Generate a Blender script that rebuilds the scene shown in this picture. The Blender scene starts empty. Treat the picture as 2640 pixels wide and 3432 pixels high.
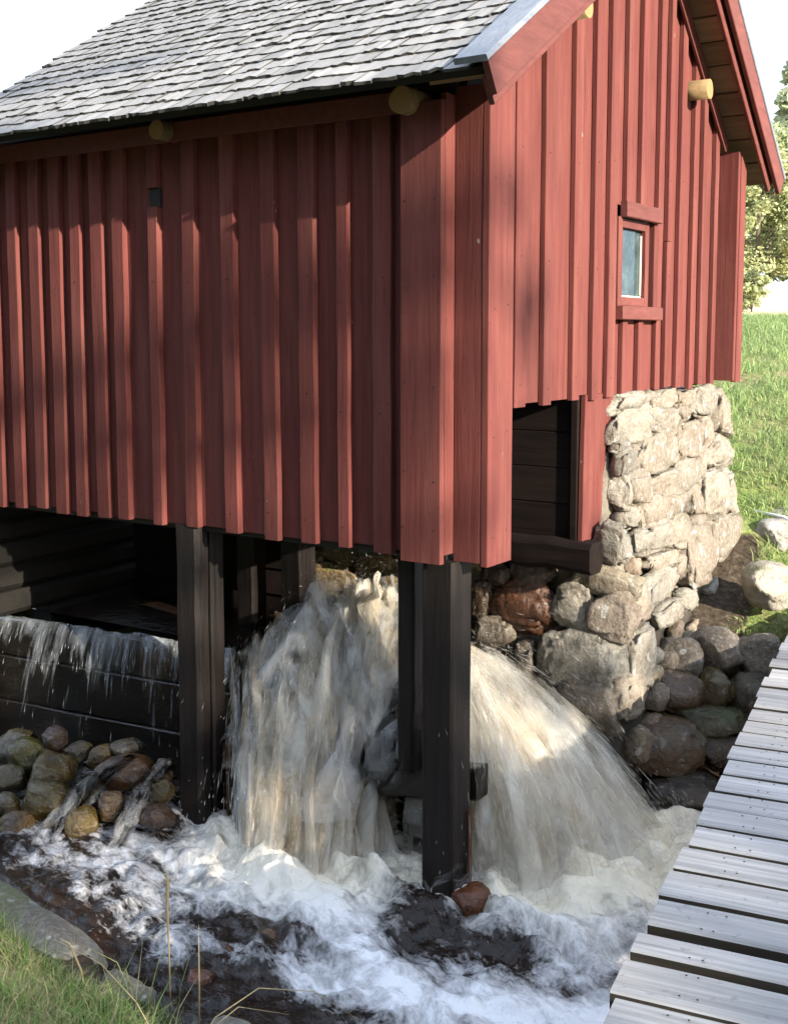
import bpy, bmesh, math, random
import numpy as np
from mathutils import Vector, Matrix, noise as mn

# ------------------------------------------------------------------ camera, sky, sun, exposure
SC = bpy.context.scene
COL = SC.collection
cam_d = bpy.data.cameras.new("camera")
cam = bpy.data.objects.new("camera", cam_d)
COL.objects.link(cam)
cam.location = (0, 0, 2.3)
cam.rotation_euler = (math.radians(90 - 5.77), 0, 0)
cam_d.lens = 41.21
cam_d.sensor_width = 36
cam_d.shift_y = -0.0572
cam_d.clip_start = 0.05
cam_d.clip_end = 2000
SC.camera = cam

SUN_EL, SUN_AZ = 20.0, 136.4            # azimuth clockwise from +Y
W = bpy.data.worlds.new("World")
SC.world = W
W.use_nodes = True
wn = W.node_tree
bgn = wn.nodes["Background"]
sky = wn.nodes.new("ShaderNodeTexSky")
sky.sky_type = 'NISHITA'
sky.sun_disc = False
sky.sun_elevation = math.radians(SUN_EL)
sky.sun_rotation = math.radians(SUN_AZ)
sky.air_density = 1.0
sky.dust_density = 3.0
sky.ozone_density = 1.0
hazew = wn.nodes.new("ShaderNodeMix")                     # thin even haze whitening the whole sky
hazew.data_type = 'RGBA'
hazew.inputs[0].default_value = 0.85
hazew.inputs[7].default_value = (4.1, 4.8, 6.0, 1)
wn.links.new(sky.outputs[0], hazew.inputs[6])
wn.links.new(hazew.outputs[2], bgn.inputs[0])
bgn.inputs[1].default_value = 0.085
sun_d = bpy.data.lights.new("sun", 'SUN')
sun_d.energy = 3.4
sun_d.angle = math.radians(0.53)
sun_d.color = (1.0, 0.90, 0.75)
sun = bpy.data.objects.new("sun", sun_d)
COL.objects.link(sun)
saz, sel = math.radians(SUN_AZ), math.radians(SUN_EL)
SUNV = Vector((math.sin(saz) * math.cos(sel), math.cos(saz) * math.cos(sel), math.sin(sel)))
sun.rotation_euler = (-SUNV).to_track_quat('-Z', 'Y').to_euler()
SC.view_settings.view_transform = 'Standard'
SC.view_settings.look = 'None'
SC.view_settings.gamma = 1.0
SC.view_settings.exposure = 2.3
SC.view_settings.use_curve_mapping = False
SC.cycles.transparent_max_bounces = 20
SC.cycles.max_bounces = 6
SC.cycles.use_adaptive_sampling = True
SC.cycles.adaptive_threshold = 0.02

RND = random.Random(7)
TH = math.radians(-33.66)                # the mill's own axes: x along the side wall, y along the gable
OX, OY = 0.2335, 4.5776
CA, SA = math.cos(TH), math.sin(TH)
def to_w(x, y, z=0.0): return (OX + CA * x - SA * y, OY + SA * x + CA * y, z)
def to_l(x, y): 
    dx, dy = x - OX, y - OY
    return (CA * dx + SA * dy, -SA * dx + CA * dy)
def sstep(a, b, v):
    t = min(1.0, max(0.0, (v - a) / ((b - a) or 1e-9)))
    return t * t * (3 - 2 * t)
def interp(pts, v): return float(np.interp(v, [p[0] for p in pts], [p[1] for p in pts]))
def fbm(x, y, z, o=4): return mn.fractal(Vector((x, y, z)), 1.0, 2.0, o)

# ------------------------------------------------------------------ materials
class NT:
    def __init__(s, name):
        s.m = bpy.data.materials.new(name); s.m.use_nodes = True
        s.t = s.m.node_tree; s.b = s.t.nodes["Principled BSDF"]; s.out = s.t.nodes["Material Output"]
    def n(s, typ, **kw):
        o = s.t.nodes.new(typ)
        for k, v in kw.items(): setattr(o, k, v)
        return o
    def l(s, a, b): s.t.links.new(a, b)
    def val(s, sock, v):
        if isinstance(v, bpy.types.NodeSocket): s.l(v, sock)
        else: sock.default_value = v
    def math(s, op, a, b=0.0, clamp=False):
        o = s.n("ShaderNodeMath", operation=op, use_clamp=clamp)
        s.val(o.inputs[0], a); s.val(o.inputs[1], b); return o.outputs[0]
    def mix(s, fac, a, b, typ='MIX'):
        o = s.n("ShaderNodeMix", data_type='RGBA', blend_type=typ)
        s.val(o.inputs[0], fac)
        for i, c in ((6, a), (7, b)):
            if isinstance(c, bpy.types.NodeSocket): s.l(c, o.inputs[i])
            else: o.inputs[i].default_value = (*c, 1)
        return o.outputs[2]
    def coords(s, kind='Object', scale=(1, 1, 1), rnd=0.0):
        tc = s.n("ShaderNodeTexCoord"); mp = s.n("ShaderNodeMapping")
        s.l(tc.outputs[kind], mp.inputs[0]); mp.inputs['Scale'].default_value = scale
        if rnd:
            oi = s.n("ShaderNodeObjectInfo")
            cb = s.n("ShaderNodeCombineXYZ")
            r = s.math('MULTIPLY', oi.outputs['Random'], rnd)
            for i in range(3): s.l(r, cb.inputs[i])
            s.l(cb.outputs[0], mp.inputs['Location'])
        return mp.outputs[0]
    def noise(s, vec, scale, detail=4, rough=0.6, dist=0.0):
        o = s.n("ShaderNodeTexNoise"); s.l(vec, o.inputs['Vector'])
        o.inputs['Scale'].default_value = scale; o.inputs['Detail'].default_value = detail
        o.inputs['Roughness'].default_value = rough; o.inputs['Distortion'].default_value = dist
        return o.outputs[0]
    def ramp(s, v, pts):
        o = s.n("ShaderNodeValToRGB"); s.l(v, o.inputs[0])
        e = o.color_ramp.elements
        while len(e) < len(pts): e.new(0.5)
        for i, (p, c) in enumerate(pts):
            e[i].position = p
            e[i].color = (*c, 1) if isinstance(c, tuple) else (c, c, c, 1)
        return o.outputs[0]
    def bump(s, h, strength=0.3, dist=0.01):
        o = s.n("ShaderNodeBump"); s.l(h, o.inputs['Height'])
        o.inputs['Strength'].default_value = strength; o.inputs['Distance'].default_value = dist
        s.l(o.outputs[0], s.b.inputs['Normal']); return o
    def set(s, **kw):
        for k, v in kw.items():
            s.val(s.b.inputs[k.replace('_', ' ')], v if not (isinstance(v, tuple) and len(v) == 3) else (*v, 1))
        return s

def wood_mat(name, dark, light, grain=(40, 40, 2.0), rough=0.8, rnd=17.0, vary=0.25, spot=0.0, bumpd=0.004, spec=0.3, spotcol=(.05, .03, .02), bstr=.5, fade=None):
    N = NT(name)
    v = N.coords('Object', grain, rnd)
    v2 = N.coords('Object', (1, 1, 1), rnd)
    g = N.noise(v, 1.0, 6, 0.65, 0.4)
    big = N.noise(v2, 3.5, 4, 0.6)
    c = N.ramp(g, [(0.3, dark), (0.7, light)])
    c = N.mix(N.math('MULTIPLY', N.ramp(big, [(0.35, 0.0), (0.7, 1.0)]), 0.45), c, tuple(x * 0.62 for x in light))
    oi = N.n("ShaderNodeObjectInfo")
    k = N.math('ADD', N.math('MULTIPLY', oi.outputs['Random'], vary), 1 - vary * 0.6)
    c = N.mix(1.0, c, k, 'MULTIPLY')
    if fade:
        fd = N.noise(N.coords('Object', (7, 7, 1.1), rnd), 1.0, 4, .6)
        c = N.mix(N.math('MULTIPLY', N.ramp(fd, [(.48, 0.0), (.72, 1.0)]), .55), c, fade)
        crk = N.noise(N.coords('Object', (95, 95, 2.4), rnd), 1.0, 2, .5)
        c = N.mix(N.math('MULTIPLY', N.ramp(crk, [(.70, 0.0), (.74, 1.0)]), .7), c, (.03, .012, .012))
        wsp = N.noise(N.coords('Object', (30, 30, 14), rnd), 1.0, 2, .5)
        c = N.mix(N.math('MULTIPLY', N.ramp(wsp, [(.775, 0.0), (.80, 1.0)]), .6), c, (.30, .26, .24))
    if spot:
        sp = N.noise(v2, 38, 2, 0.5)
        c = N.mix(N.math('MULTIPLY', N.ramp(sp, [(0.66, 0.0), (0.72, 1.0)]), spot), c, spotcol)
    N.l(c, N.b.inputs['Base Color'])
    N.set(Roughness=rough, Specular_IOR_Level=spec)
    fine = N.noise(N.coords('Object', tuple(x * 3 for x in grain), rnd), 1.0, 4, 0.7)
    N.bump(N.math('ADD', g, N.math('MULTIPLY', fine, .5)), bstr, bumpd)
    return N.m

M = {}
M['red'] = wood_mat('falu_red_paint', (.086, .0225, .0200), (.144, .042, .0350), (34, 34, 1.6), .82, fade=(.165, .060, .048), vary=.22, spot=.55, bumpd=.004, spec=.18, spotcol=(.09, .02, .02))
M['red_x'] = wood_mat('falu_red_paint_rake', (.088, .0235, .0195), (.142, .042, .034), (30, 6, 30), .7, vary=.2, spot=.5, spotcol=(.07, .02, .02))
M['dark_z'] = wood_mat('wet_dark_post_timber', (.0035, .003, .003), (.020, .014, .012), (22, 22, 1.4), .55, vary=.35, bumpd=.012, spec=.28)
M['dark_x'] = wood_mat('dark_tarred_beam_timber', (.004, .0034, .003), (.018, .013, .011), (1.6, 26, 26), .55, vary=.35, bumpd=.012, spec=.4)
M['rust'] = wood_mat('brown_batten_timber', (.05, .022, .012), (.11, .05, .026), (22, 22, 1.4), .55)
M['tan'] = wood_mat('raw_sheathing_wood', (.16, .085, .045), (.30, .18, .10), (2.0, 26, 26), .8, vary=.5)
M['log'] = wood_mat('barked_log', (.08, .048, .024), (.24, .16, .075), (14, 14, 14), .8)
M['shingle'] = wood_mat('silvered_shingle', (.14, .137, .133), (.30, .293, .285), (46, 1.6, 20), .7, vary=.40, spot=.35, spotcol=(.12, .12, .10), bumpd=.004, spec=.45)
M['butt'] = wood_mat('shade_dark_shingle_butt', (.02, .02, .018), (.07, .068, .06), (46, 8, 20), .9, vary=.3)  # near-black ends put the shade under each course into the colour
M['verge'] = wood_mat('sky_tinted_verge_board', (.10, .115, .14), (.20, .22, .26), (26, 1.4, 26), .5, spot=.4)  # blue tint stands in for sky reflected off the cap boards
M['plank'] = wood_mat('silver_grey_bridge_plank', (.17, .17, .17), (.44, .437, .435), (1.5, 40, 30), .65, vary=.35, spot=.5, spotcol=(.12, .12, .125), bumpd=.006, spec=.45)
M['plank_edge'] = wood_mat('gap_shade_plank_edge', (.018, .016, .012), (.06, .052, .04), (1.5, 34, 30), .8, vary=.4)  # dark sides stand in for the shade in the plank gaps
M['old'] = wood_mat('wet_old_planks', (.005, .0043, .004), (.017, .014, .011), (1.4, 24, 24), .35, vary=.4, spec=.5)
M['chamber'] = wood_mat('shade_dark_chamber_planks', (.004, .0028, .0024), (.014, .0085, .007), (1.4, 24, 24), .8, vary=.3, spec=.12)  # near black puts the shade inside the chamber into the plank colour
M['shade_log'] = wood_mat('shade_dark_abutment_timber', (.004, .0035, .003), (.015, .013, .010), (1.6, 24, 24), .8)  # timber darkened to stand in for the shade under the mill

def end_mat():
    N = NT('cut_log_end')
    v = N.coords('Object', (1, 1, 1))
    ln = N.n("ShaderNodeVectorMath", operation='LENGTH'); N.l(v, ln.inputs[0])
    r = N.math('ADD', N.math('MULTIPLY', ln.outputs['Value'], 520), N.math('MULTIPLY', N.noise(v, 25), 9))
    s = N.math('SINE', r)
    c = N.mix(N.math('ADD', N.math('MULTIPLY', s, .3), .5), (.30, .17, .065), (.20, .11, .042))
    c = N.mix(N.ramp(N.noise(v, 60), [(.5, 0.0), (.7, .5)]), c, (.20, .12, .06))
    N.l(c, N.b.inputs['Base Color']); N.set(Roughness=.75)
    return N.m
M['log_end'] = end_mat()

def stone_mat(name, wet):
    N = NT(name)
    oi = N.n("ShaderNodeObjectInfo")
    v = N.coords('Object', (1, 1, 1), 31.0)
    a = N.noise(v, 9, 6, .65, .3); b = N.noise(v, 46, 5, .7); c3 = N.noise(v, 4, 3, .5)
    base = oi.outputs['Color']
    c = N.mix(N.math('MULTIPLY', N.ramp(a, [(.36, 1.0), (.58, 0.0)]), .55 if not wet else .6), base, (.10, .065, .04) if not wet else (.012, .010, .008))
    c = N.mix(N.math('MULTIPLY', N.ramp(b, [(.45, 0.0), (.72, 1.0)]), .5 if not wet else .22), c, (.36, .335, .295) if not wet else (.09, .072, .045))
    c = N.mix(N.math('MULTIPLY', N.ramp(b, [(.28, 1.0), (.42, 0.0)]), .6), c, (.05, .04, .035) if not wet else (.01, .008, .006))
    lich = N.noise(v, 17, 2, .4)
    c = N.mix(N.ramp(lich, [(.66, 0.0), (.70, .7 if not wet else .15)]), c, (.36, .36, .33))
    ge = N.n("ShaderNodeNewGeometry"); sx = N.n("ShaderNodeSeparateXYZ"); N.l(ge.outputs['Normal'], sx.inputs[0])
    mo = N.math('MULTIPLY', N.ramp(sx.outputs[2], [(.35, 0.0), (.8, 1.0)]), N.ramp(c3, [(.48, 0.0), (.62, 1.0)]))
    mo = N.math('MULTIPLY', mo, N.math('MULTIPLY', oi.outputs['Alpha'], 0.85))
    c = N.mix(mo, c, (.035, .055, .012) if wet else (.09, .11, .03))
    N.l(c, N.b.inputs['Base Color'])
    N.set(Roughness=N.ramp(a, [(.3, .08 if wet else .75), (.7, .26 if wet else .95)]), Specular_IOR_Level=.7 if wet else .3)
    h = N.math('ADD', N.math('MULTIPLY', a, 1.2), N.math('MULTIPLY', b, .5))
    N.bump(h, .8, .03)
    return N.m
M['stone'] = stone_mat('dry_field_stone', False)
M['wet'] = stone_mat('wet_boulder', True)

def mortar():
    N = NT('lime_mortar')
    v = N.coords('Object')
    a = N.noise(v, 7, 5, .65); b = N.noise(v, 70, 4, .7)
    c = N.ramp(a, [(.3, (.07, .055, .04)), (.55, (.16, .14, .11)), (.75, (.24, .225, .19))])
    sx = N.n("ShaderNodeSeparateXYZ"); N.l(v, sx.inputs[0])              # darkened towards the water to stand in for shade in the race
    c = N.mix(N.math('MULTIPLY', N.math('SUBTRACT', N.math('ADD', .75, N.math('MULTIPLY', a, .35)), sx.outputs[2]), 6, True), c, (.03, .025, .018))
    N.l(c, N.b.inputs['Base Color']); N.set(Roughness=.85)
    N.bump(N.math('ADD', a, b), .6, .015); return N.m
M['mortar'] = mortar()

def leaf_mat(name, a, b, trans=.35, rough=.55):
    N = NT(name)
    ge = N.n("ShaderNodeNewGeometry")
    c = N.ramp(ge.outputs['Random Per Island'], [(0.0, a), (1.0, b)])
    N.l(c, N.b.inputs['Base Color']); N.set(Roughness=rough, Specular_IOR_Level=.25)
    t = N.n("ShaderNodeBsdfTranslucent"); N.l(c, t.inputs[0])
    mx = N.n("ShaderNodeMixShader"); mx.inputs[0].default_value = trans
    N.l(N.b.outputs[0], mx.inputs[1]); N.l(t.outputs[0], mx.inputs[2]); N.l(mx.outputs[0], N.out.inputs[0])
    return N.m
M['leaf_a'] = leaf_mat('hazed_broad_leaf', (.26, .31, .15), (.50, .54, .31))  # this and the next two paled to put distant haze into the leaf colour
M['leaf_b'] = leaf_mat('hazed_yellowing_leaf', (.24, .27, .11), (.46, .47, .25))
M['leaf_c'] = leaf_mat('hazed_conifer_needles', (.22, .26, .15), (.42, .46, .28))
M['leaf_d'] = leaf_mat('dark_wood_leaf', (.03, .05, .015), (.08, .11, .03))
M['grass'] = leaf_mat('meadow_grass', (.12, .19, .065), (.30, .38, .15), .4)
def dry_grass():
    N = NT('bank_grass')
    ge = N.n("ShaderNodeNewGeometry")
    c = N.ramp(ge.outputs['Random Per Island'], [(0.0, (.07, .14, .03)), (.45, (.17, .26, .07)), (.65, (.25, .28, .10)), (.85, (.33, .29, .15)), (1.0, (.40, .33, .19))])
    N.l(c, N.b.inputs['Base Color']); N.set(Roughness=.6, Specular_IOR_Level=.25)
    t = N.n("ShaderNodeBsdfTranslucent"); N.l(c, t.inputs[0])
    mx = N.n("ShaderNodeMixShader"); mx.inputs[0].default_value = .3
    N.l(N.b.outputs[0], mx.inputs[1]); N.l(t.outputs[0], mx.inputs[2]); N.l(mx.outputs[0], N.out.inputs[0])
    return N.m
M['bank_grass'] = dry_grass()
M['straw'] = leaf_mat('dry_straw', (.42, .33, .17), (.58, .47, .27), .3)
M['bark'] = wood_mat('tree_bark', (.05, .04, .03), (.14, .11, .085), (9, 9, 2), .9)

def ground_mat():
    N = NT('meadow_ground')
    v = N.coords('Object')
    a = N.noise(v, 1.6, 6, .65); b = N.noise(v, 24, 5, .7); e = N.noise(v, 5, 4, .6)
    sx = N.n("ShaderNodeSeparateXYZ"); N.l(v, sx.inputs[0])
    green = N.ramp(b, [(.3, (.05, .075, .02)), (.5, (.12, .17, .045)), (.72, (.22, .24, .085))])
    straw = N.ramp(b, [(.3, (.14, .11, .06)), (.55, (.27, .22, .12)), (.75, (.36, .31, .18))])
    earth = N.ramp(b, [(.3, (.018, .013, .009)), (.55, (.055, .042, .03)), (.75, (.11, .09, .065))])
    hay = N.ramp(e, [(.3, (.50, .42, .26)), (.7, (.62, .55, .38))])
    c = N.mix(N.ramp(a, [(.4, 0.0), (.62, 1.0)]), green, straw)
    yy = N.math('ADD', sx.outputs[1], N.math('MULTIPLY', e, 3.0))
    c = N.mix(N.math('MULTIPLY', N.math('SUBTRACT', yy, 26.5), .5, True), c, hay)
    zz = N.math('ADD', sx.outputs[2], N.math('MULTIPLY', N.math('SUBTRACT', e, .5), .3))
    c = N.mix(N.math('MULTIPLY', N.math('SUBTRACT', .42, zz), 7, True), c, earth)
    at = N.n("ShaderNodeAttribute", attribute_name='earth')
    c = N.mix(N.math('MULTIPLY', N.math('SUBTRACT', N.math('ADD', at.outputs['Fac'], N.math('MULTIPLY', N.math('SUBTRACT', e, .5), 1.2)), .42), 6, True), c, earth)
    N.l(c, N.b.inputs['Base Color']); N.set(Roughness=.95, Specular_IOR_Level=.1)
    N.bump(b, .8, .03); return N.m
M['ground'] = ground_mat()

def water_mat(name):
    N = NT(name)
    uv = N.n("ShaderNodeUVMap"); uv.uv_map = 'flow'
    def m(sx, sy):
        mp = N.n("ShaderNodeMapping"); N.l(uv.outputs[0], mp.inputs[0]); mp.inputs['Scale'].default_value = (sx, sy, 1); return mp.outputs[0]
    n1 = N.noise(m(4.0, 6.0), 1.0, 3, .55, .35)
    n2 = N.noise(m(12, 18), 1.0, 4, .6, .3)
    n3 = N.noise(m(52, 74), 1.0, 4, .65, .2)
    at = N.n("ShaderNodeAttribute", attribute_name='foam')
    cr = N.n("ShaderNodeAttribute", attribute_name='cream')
    f = N.math('ADD', N.math('ADD', N.math('MULTIPLY', n1, .9), N.math('MULTIPLY', n2, .8)), N.math('MULTIPLY', n3, .40))
    f = N.math('ADD', N.math('SUBTRACT', f, 1.13), N.math('MULTIPLY', at.outputs['Fac'], .85))
    f = N.math('MULTIPLY', f, 2.0, True)
    fo = N.mix(cr.outputs['Fac'], (.74, .75, .78), (.76, .70, .56))
    br = N.ramp(n2, [(.3, (.006, .0048, .0045)), (.7, (.022, .013, .009))])
    c = N.mix(f, br, fo)
    N.l(c, N.b.inputs['Base Color'])
    N.set(Roughness=N.math('ADD', N.math('MULTIPLY', f, .6), .07), Specular_IOR_Level=.5, IOR=1.33)
    N.bump(N.math('ADD', N.math('ADD', N.math('MULTIPLY', n1, .8), N.math('MULTIPLY', n2, .8)), N.math('MULTIPLY', n3, .25)), .55, .035)
    return N.m
M['stream'] = water_mat('peaty_stream_water')

def fall_mat(name, col_a, col_b, thr=.5, gain=3.0, su=42.0, st=2.2, amax=.95, clump=1.3):
    N = NT(name)
    uv = N.n("ShaderNodeUVMap"); uv.uv_map = 'flow'
    mp = N.n("ShaderNodeMapping"); N.l(uv.outputs[0], mp.inputs[0]); mp.inputs['Scale'].default_value = (su, st, 1)
    mp2 = N.n("ShaderNodeMapping"); N.l(uv.outputs[0], mp2.inputs[0]); mp2.inputs['Scale'].default_value = (su * .22, st * .9, 1)
    n1 = N.noise(mp.outputs[0], 1.0, 4, .6, .5)
    n2 = N.noise(mp2.outputs[0], 1.0, 3, .55, .4)
    mp3 = N.n("ShaderNodeMapping"); N.l(uv.outputs[0], mp3.inputs[0]); mp3.inputs['Scale'].default_value = (su * .34, st * 1.1, 1); mp3.inputs['Location'].default_value = (7.3, 2.1, 0)
    n4 = N.noise(mp3.outputs[0], 1.0, 4, .62, 1.2)
    at = N.n("ShaderNodeAttribute", attribute_name='dens')
    a = N.math('ADD', N.math('ADD', N.math('MULTIPLY', n1, .48), N.math('MULTIPLY', n2, .82)), at.outputs['Fac'])
    a = N.math('ADD', a, N.math('MULTIPLY', N.math('SUBTRACT', n4, .5), clump))
    a = N.math('MULTIPLY', N.math('SUBTRACT', a, thr * 1.3), gain, True)
    a = N.math('MULTIPLY', a, amax)
    c = N.mix(N.ramp(n2, [(.36, 1.0), (.6, 0.0)]), col_a, col_b)
    d = N.n("ShaderNodeBsdfDiffuse"); N.l(c, d.inputs[0])
    t = N.n("ShaderNodeBsdfTranslucent"); N.l(c, t.inputs[0])
    g = N.n("ShaderNodeBsdfGlossy"); g.inputs['Roughness'].default_value = .25
    m1 = N.n("ShaderNodeMixShader"); m1.inputs[0].default_value = .45; N.l(d.outputs[0], m1.inputs[1]); N.l(t.outputs[0], m1.inputs[2])
    m0 = N.n("ShaderNodeMixShader"); m0.inputs[0].default_value = .06; N.l(m1.outputs[0], m0.inputs[1]); N.l(g.outputs[0], m0.inputs[2])
    tr = N.n("ShaderNodeBsdfTransparent")
    m2 = N.n("ShaderNodeMixShader"); N.l(a, m2.inputs[0]); N.l(tr.outputs[0], m2.inputs[1]); N.l(m0.outputs[0], m2.inputs[2])
    N.l(m2.outputs[0], N.out.inputs[0])
    # aerated water scatters light evenly: soften the surface normal towards the open sky
    ge = N.n("ShaderNodeNewGeometry"); sc = N.n("ShaderNodeVectorMath", operation='SCALE'); N.l(ge.outputs['Normal'], sc.inputs[0]); sc.inputs['Scale'].default_value = .4
    ad = N.n("ShaderNodeVectorMath", operation='ADD'); N.l(sc.outputs[0], ad.inputs[0]); ad.inputs[1].default_value = (.0, -.35, .8)
    nm = N.n("ShaderNodeVectorMath", operation='NORMALIZE'); N.l(ad.outputs[0], nm.inputs[0])
    N.l(nm.outputs[0], d.inputs['Normal'])
    return N.m
M['fall'] = fall_mat('cream_falling_water', (.90, .87, .78), (.74, .60, .40), gain=1.7, su=17, st=4.6, amax=.66)
M['fall_pale'] = fall_mat('pale_falling_water', (.86, .87, .87), (.66, .62, .54), thr=.54, gain=1.8, su=20, st=5.0, amax=.6)
M['film'] = fall_mat('thin_weir_film', (.70, .76, .82), (.30, .31, .30), thr=.53, gain=2.2, su=110, st=2.2, amax=.7, clump=.5)

def streak_mat(name, col, alpha):
    N = NT(name)
    d = N.n("ShaderNodeBsdfDiffuse"); d.inputs[0].default_value = (*col, 1)
    t = N.n("ShaderNodeBsdfTranslucent"); t.inputs[0].default_value = (*col, 1)
    g = N.n("ShaderNodeBsdfGlossy"); g.inputs['Roughness'].default_value = .15
    m1 = N.n("ShaderNodeMixShader"); m1.inputs[0].default_value = .5; N.l(d.outputs[0], m1.inputs[1]); N.l(t.outputs[0], m1.inputs[2])
    m0 = N.n("ShaderNodeMixShader"); m0.inputs[0].default_value = .1; N.l(m1.outputs[0], m0.inputs[1]); N.l(g.outputs[0], m0.inputs[2])
    tr = N.n("ShaderNodeBsdfTransparent")
    m2 = N.n("ShaderNodeMixShader"); m2.inputs[0].default_value = alpha; N.l(tr.outputs[0], m2.inputs[1]); N.l(m0.outputs[0], m2.inputs[2])
    N.l(m2.outputs[0], N.out.inputs[0]); return N.m
M['streak'] = streak_mat('water_streaks', (.93, .92, .88), .35)
M['streak_soft'] = streak_mat('soft_water_streaks', (.80, .82, .84), .28)
M['streak_gold'] = streak_mat('amber_water_streaks', (.62, .46, .24), .5)

def glass_mat():
    N = NT('dusty_window_glass')
    v = N.coords('Object')
    a = N.noise(v, 9, 4, .6); b = N.noise(v, 50, 4, .7)
    c = N.ramp(a, [(.3, (.012, .025, .028)), (.6, (.035, .06, .065)), (.8, (.09, .12, .115))])
    c = N.mix(N.ramp(b, [(.6, 0.0), (.75, .6)]), c, (.18, .19, .17))
    N.l(c, N.b.inputs['Base Color']); N.set(Roughness=.12, Specular_IOR_Level=.35)
    return N.m
M['glass'] = glass_mat()
def plain(name, col, rough=.7):
    N = NT(name); v = N.coords('Object'); a = N.noise(v, 30, 4, .6)
    N.l(N.mix(a, tuple(x * .75 for x in col), col), N.b.inputs['Base Color']); N.set(Roughness=rough); return N.m
M['void'] = plain('dark_interior_wood', (.012, .01, .009), .9)
M['pipe'] = plain('white_plastic_pipe', (.72, .74, .74), .35)
M['putty'] = plain('pale_putty', (.6, .56, .45), .7)
M['shadow_log'] = M['void']

# ------------------------------------------------------------------ object helpers
def tag(o, label=None, cat=None, group=None, kind=None):
    if label: o['label'] = label
    if cat: o['category'] = cat
    if group: o['group'] = group
    if kind: o['kind'] = kind
    return o
def mesh(name, verts, faces, mat, parent=None, smooth=False):
    me = bpy.data.meshes.new(name)
    me.from_pydata([tuple(v) for v in verts], [], faces)
    for m in (mat if isinstance(mat, (list, tuple)) else [mat]): me.materials.append(m)
    if smooth: me.polygons.foreach_set('use_smooth', [True] * len(me.polygons))
    me.update()
    o = bpy.data.objects.new(name, me); COL.objects.link(o)
    if parent: o.parent = parent
    return o
def empty(name, loc=(0, 0, 0), rz=0.0, parent=None):
    o = bpy.data.objects.new(name, None); COL.objects.link(o)
    o.location = loc; o.rotation_euler = (0, 0, rz); o.empty_display_size = .1
    if parent: o.parent = parent
    return o
def bar(name, p0, p1, wv, tv, mat, parent, segs=1, ch=.004, jit=0.0, top=None, bot=None, taper=1.0):
    """a timber from p0 to p1 (centre line), full width vector wv, full thickness vector tv, chamfered edges;
    top/bot = (a, b): offset along the length of the end at the -w side and the +w side"""
    p0, p1, wv, tv = map(Vector, (p0, p1, wv, tv))
    ax = p1 - p0; L = ax.length; axn = ax.normalized()
    w, t = wv.length / 2, tv.length / 2; wn_, tn = wv.normalized(), tv.normalized()
    ch = min(ch, w * .45, t * .45)
    prof = [(-w + ch, -t), (w - ch, -t), (w, -t + ch), (w, t - ch), (w - ch, t), (-w + ch, t), (-w, t - ch), (-w, -t + ch)]
    vs, fs = [], []
    for i in range(segs + 1):
        k = i / segs
        jx = RND.uniform(-jit, jit); jt = RND.uniform(-jit, jit) * .4; js = 1 + RND.uniform(-jit, jit) * 3
        sc = 1 + (taper - 1) * k
        for (a, b) in prof:
            off = 0.0
            fa = (a + w) / (2 * w)
            if top and i == segs: off = top[0] + (top[1] - top[0]) * fa
            if bot and i == 0: off = bot[0] + (bot[1] - bot[0]) * fa
            vs.append(p0 + axn * (L * k + off) + wn_ * (a * sc * js + jx) + tn * (b * sc + jt))
    for i in range(segs):
        for j in range(8):
            a = i * 8 + j; b = i * 8 + (j + 1) % 8
            fs.append((a, b, b + 8, a + 8))
    fs.append(tuple(range(7, -1, -1))); fs.append(tuple(segs * 8 + j for j in range(8)))
    return mesh(name, vs, fs, mat, parent)
def tube(name, pts, radii, mat, parent=None, n=10, cap=True, smooth=True, wob=0.0):
    vs, fs = [], []
    pts = [Vector(p) for p in pts]
    for i, p in enumerate(pts):
        d = (pts[min(i + 1, len(pts) - 1)] - pts[max(i - 1, 0)]).normalized()
        up = Vector((0, 0, 1)) if abs(d.z) < .9 else Vector((1, 0, 0))
        u = d.cross(up).normalized(); v = d.cross(u)
        for j in range(n):
            a = 2 * math.pi * j / n
            r = radii[i] * (1 + wob * math.sin(3 * a + i))
            vs.append(p + u * (math.cos(a) * r) + v * (math.sin(a) * r))
    for i in range(len(pts) - 1):
        for j in range(n):
            a = i * n + j; b = i * n + (j + 1) % n
            fs.append((a, b, b + n, a + n))
    if cap:
        fs.append(tuple(range(n - 1, -1, -1))); fs.append(tuple((len(pts) - 1) * n + j for j in range(n)))
    return mesh(name, vs, fs, mat, parent, smooth)

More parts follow.
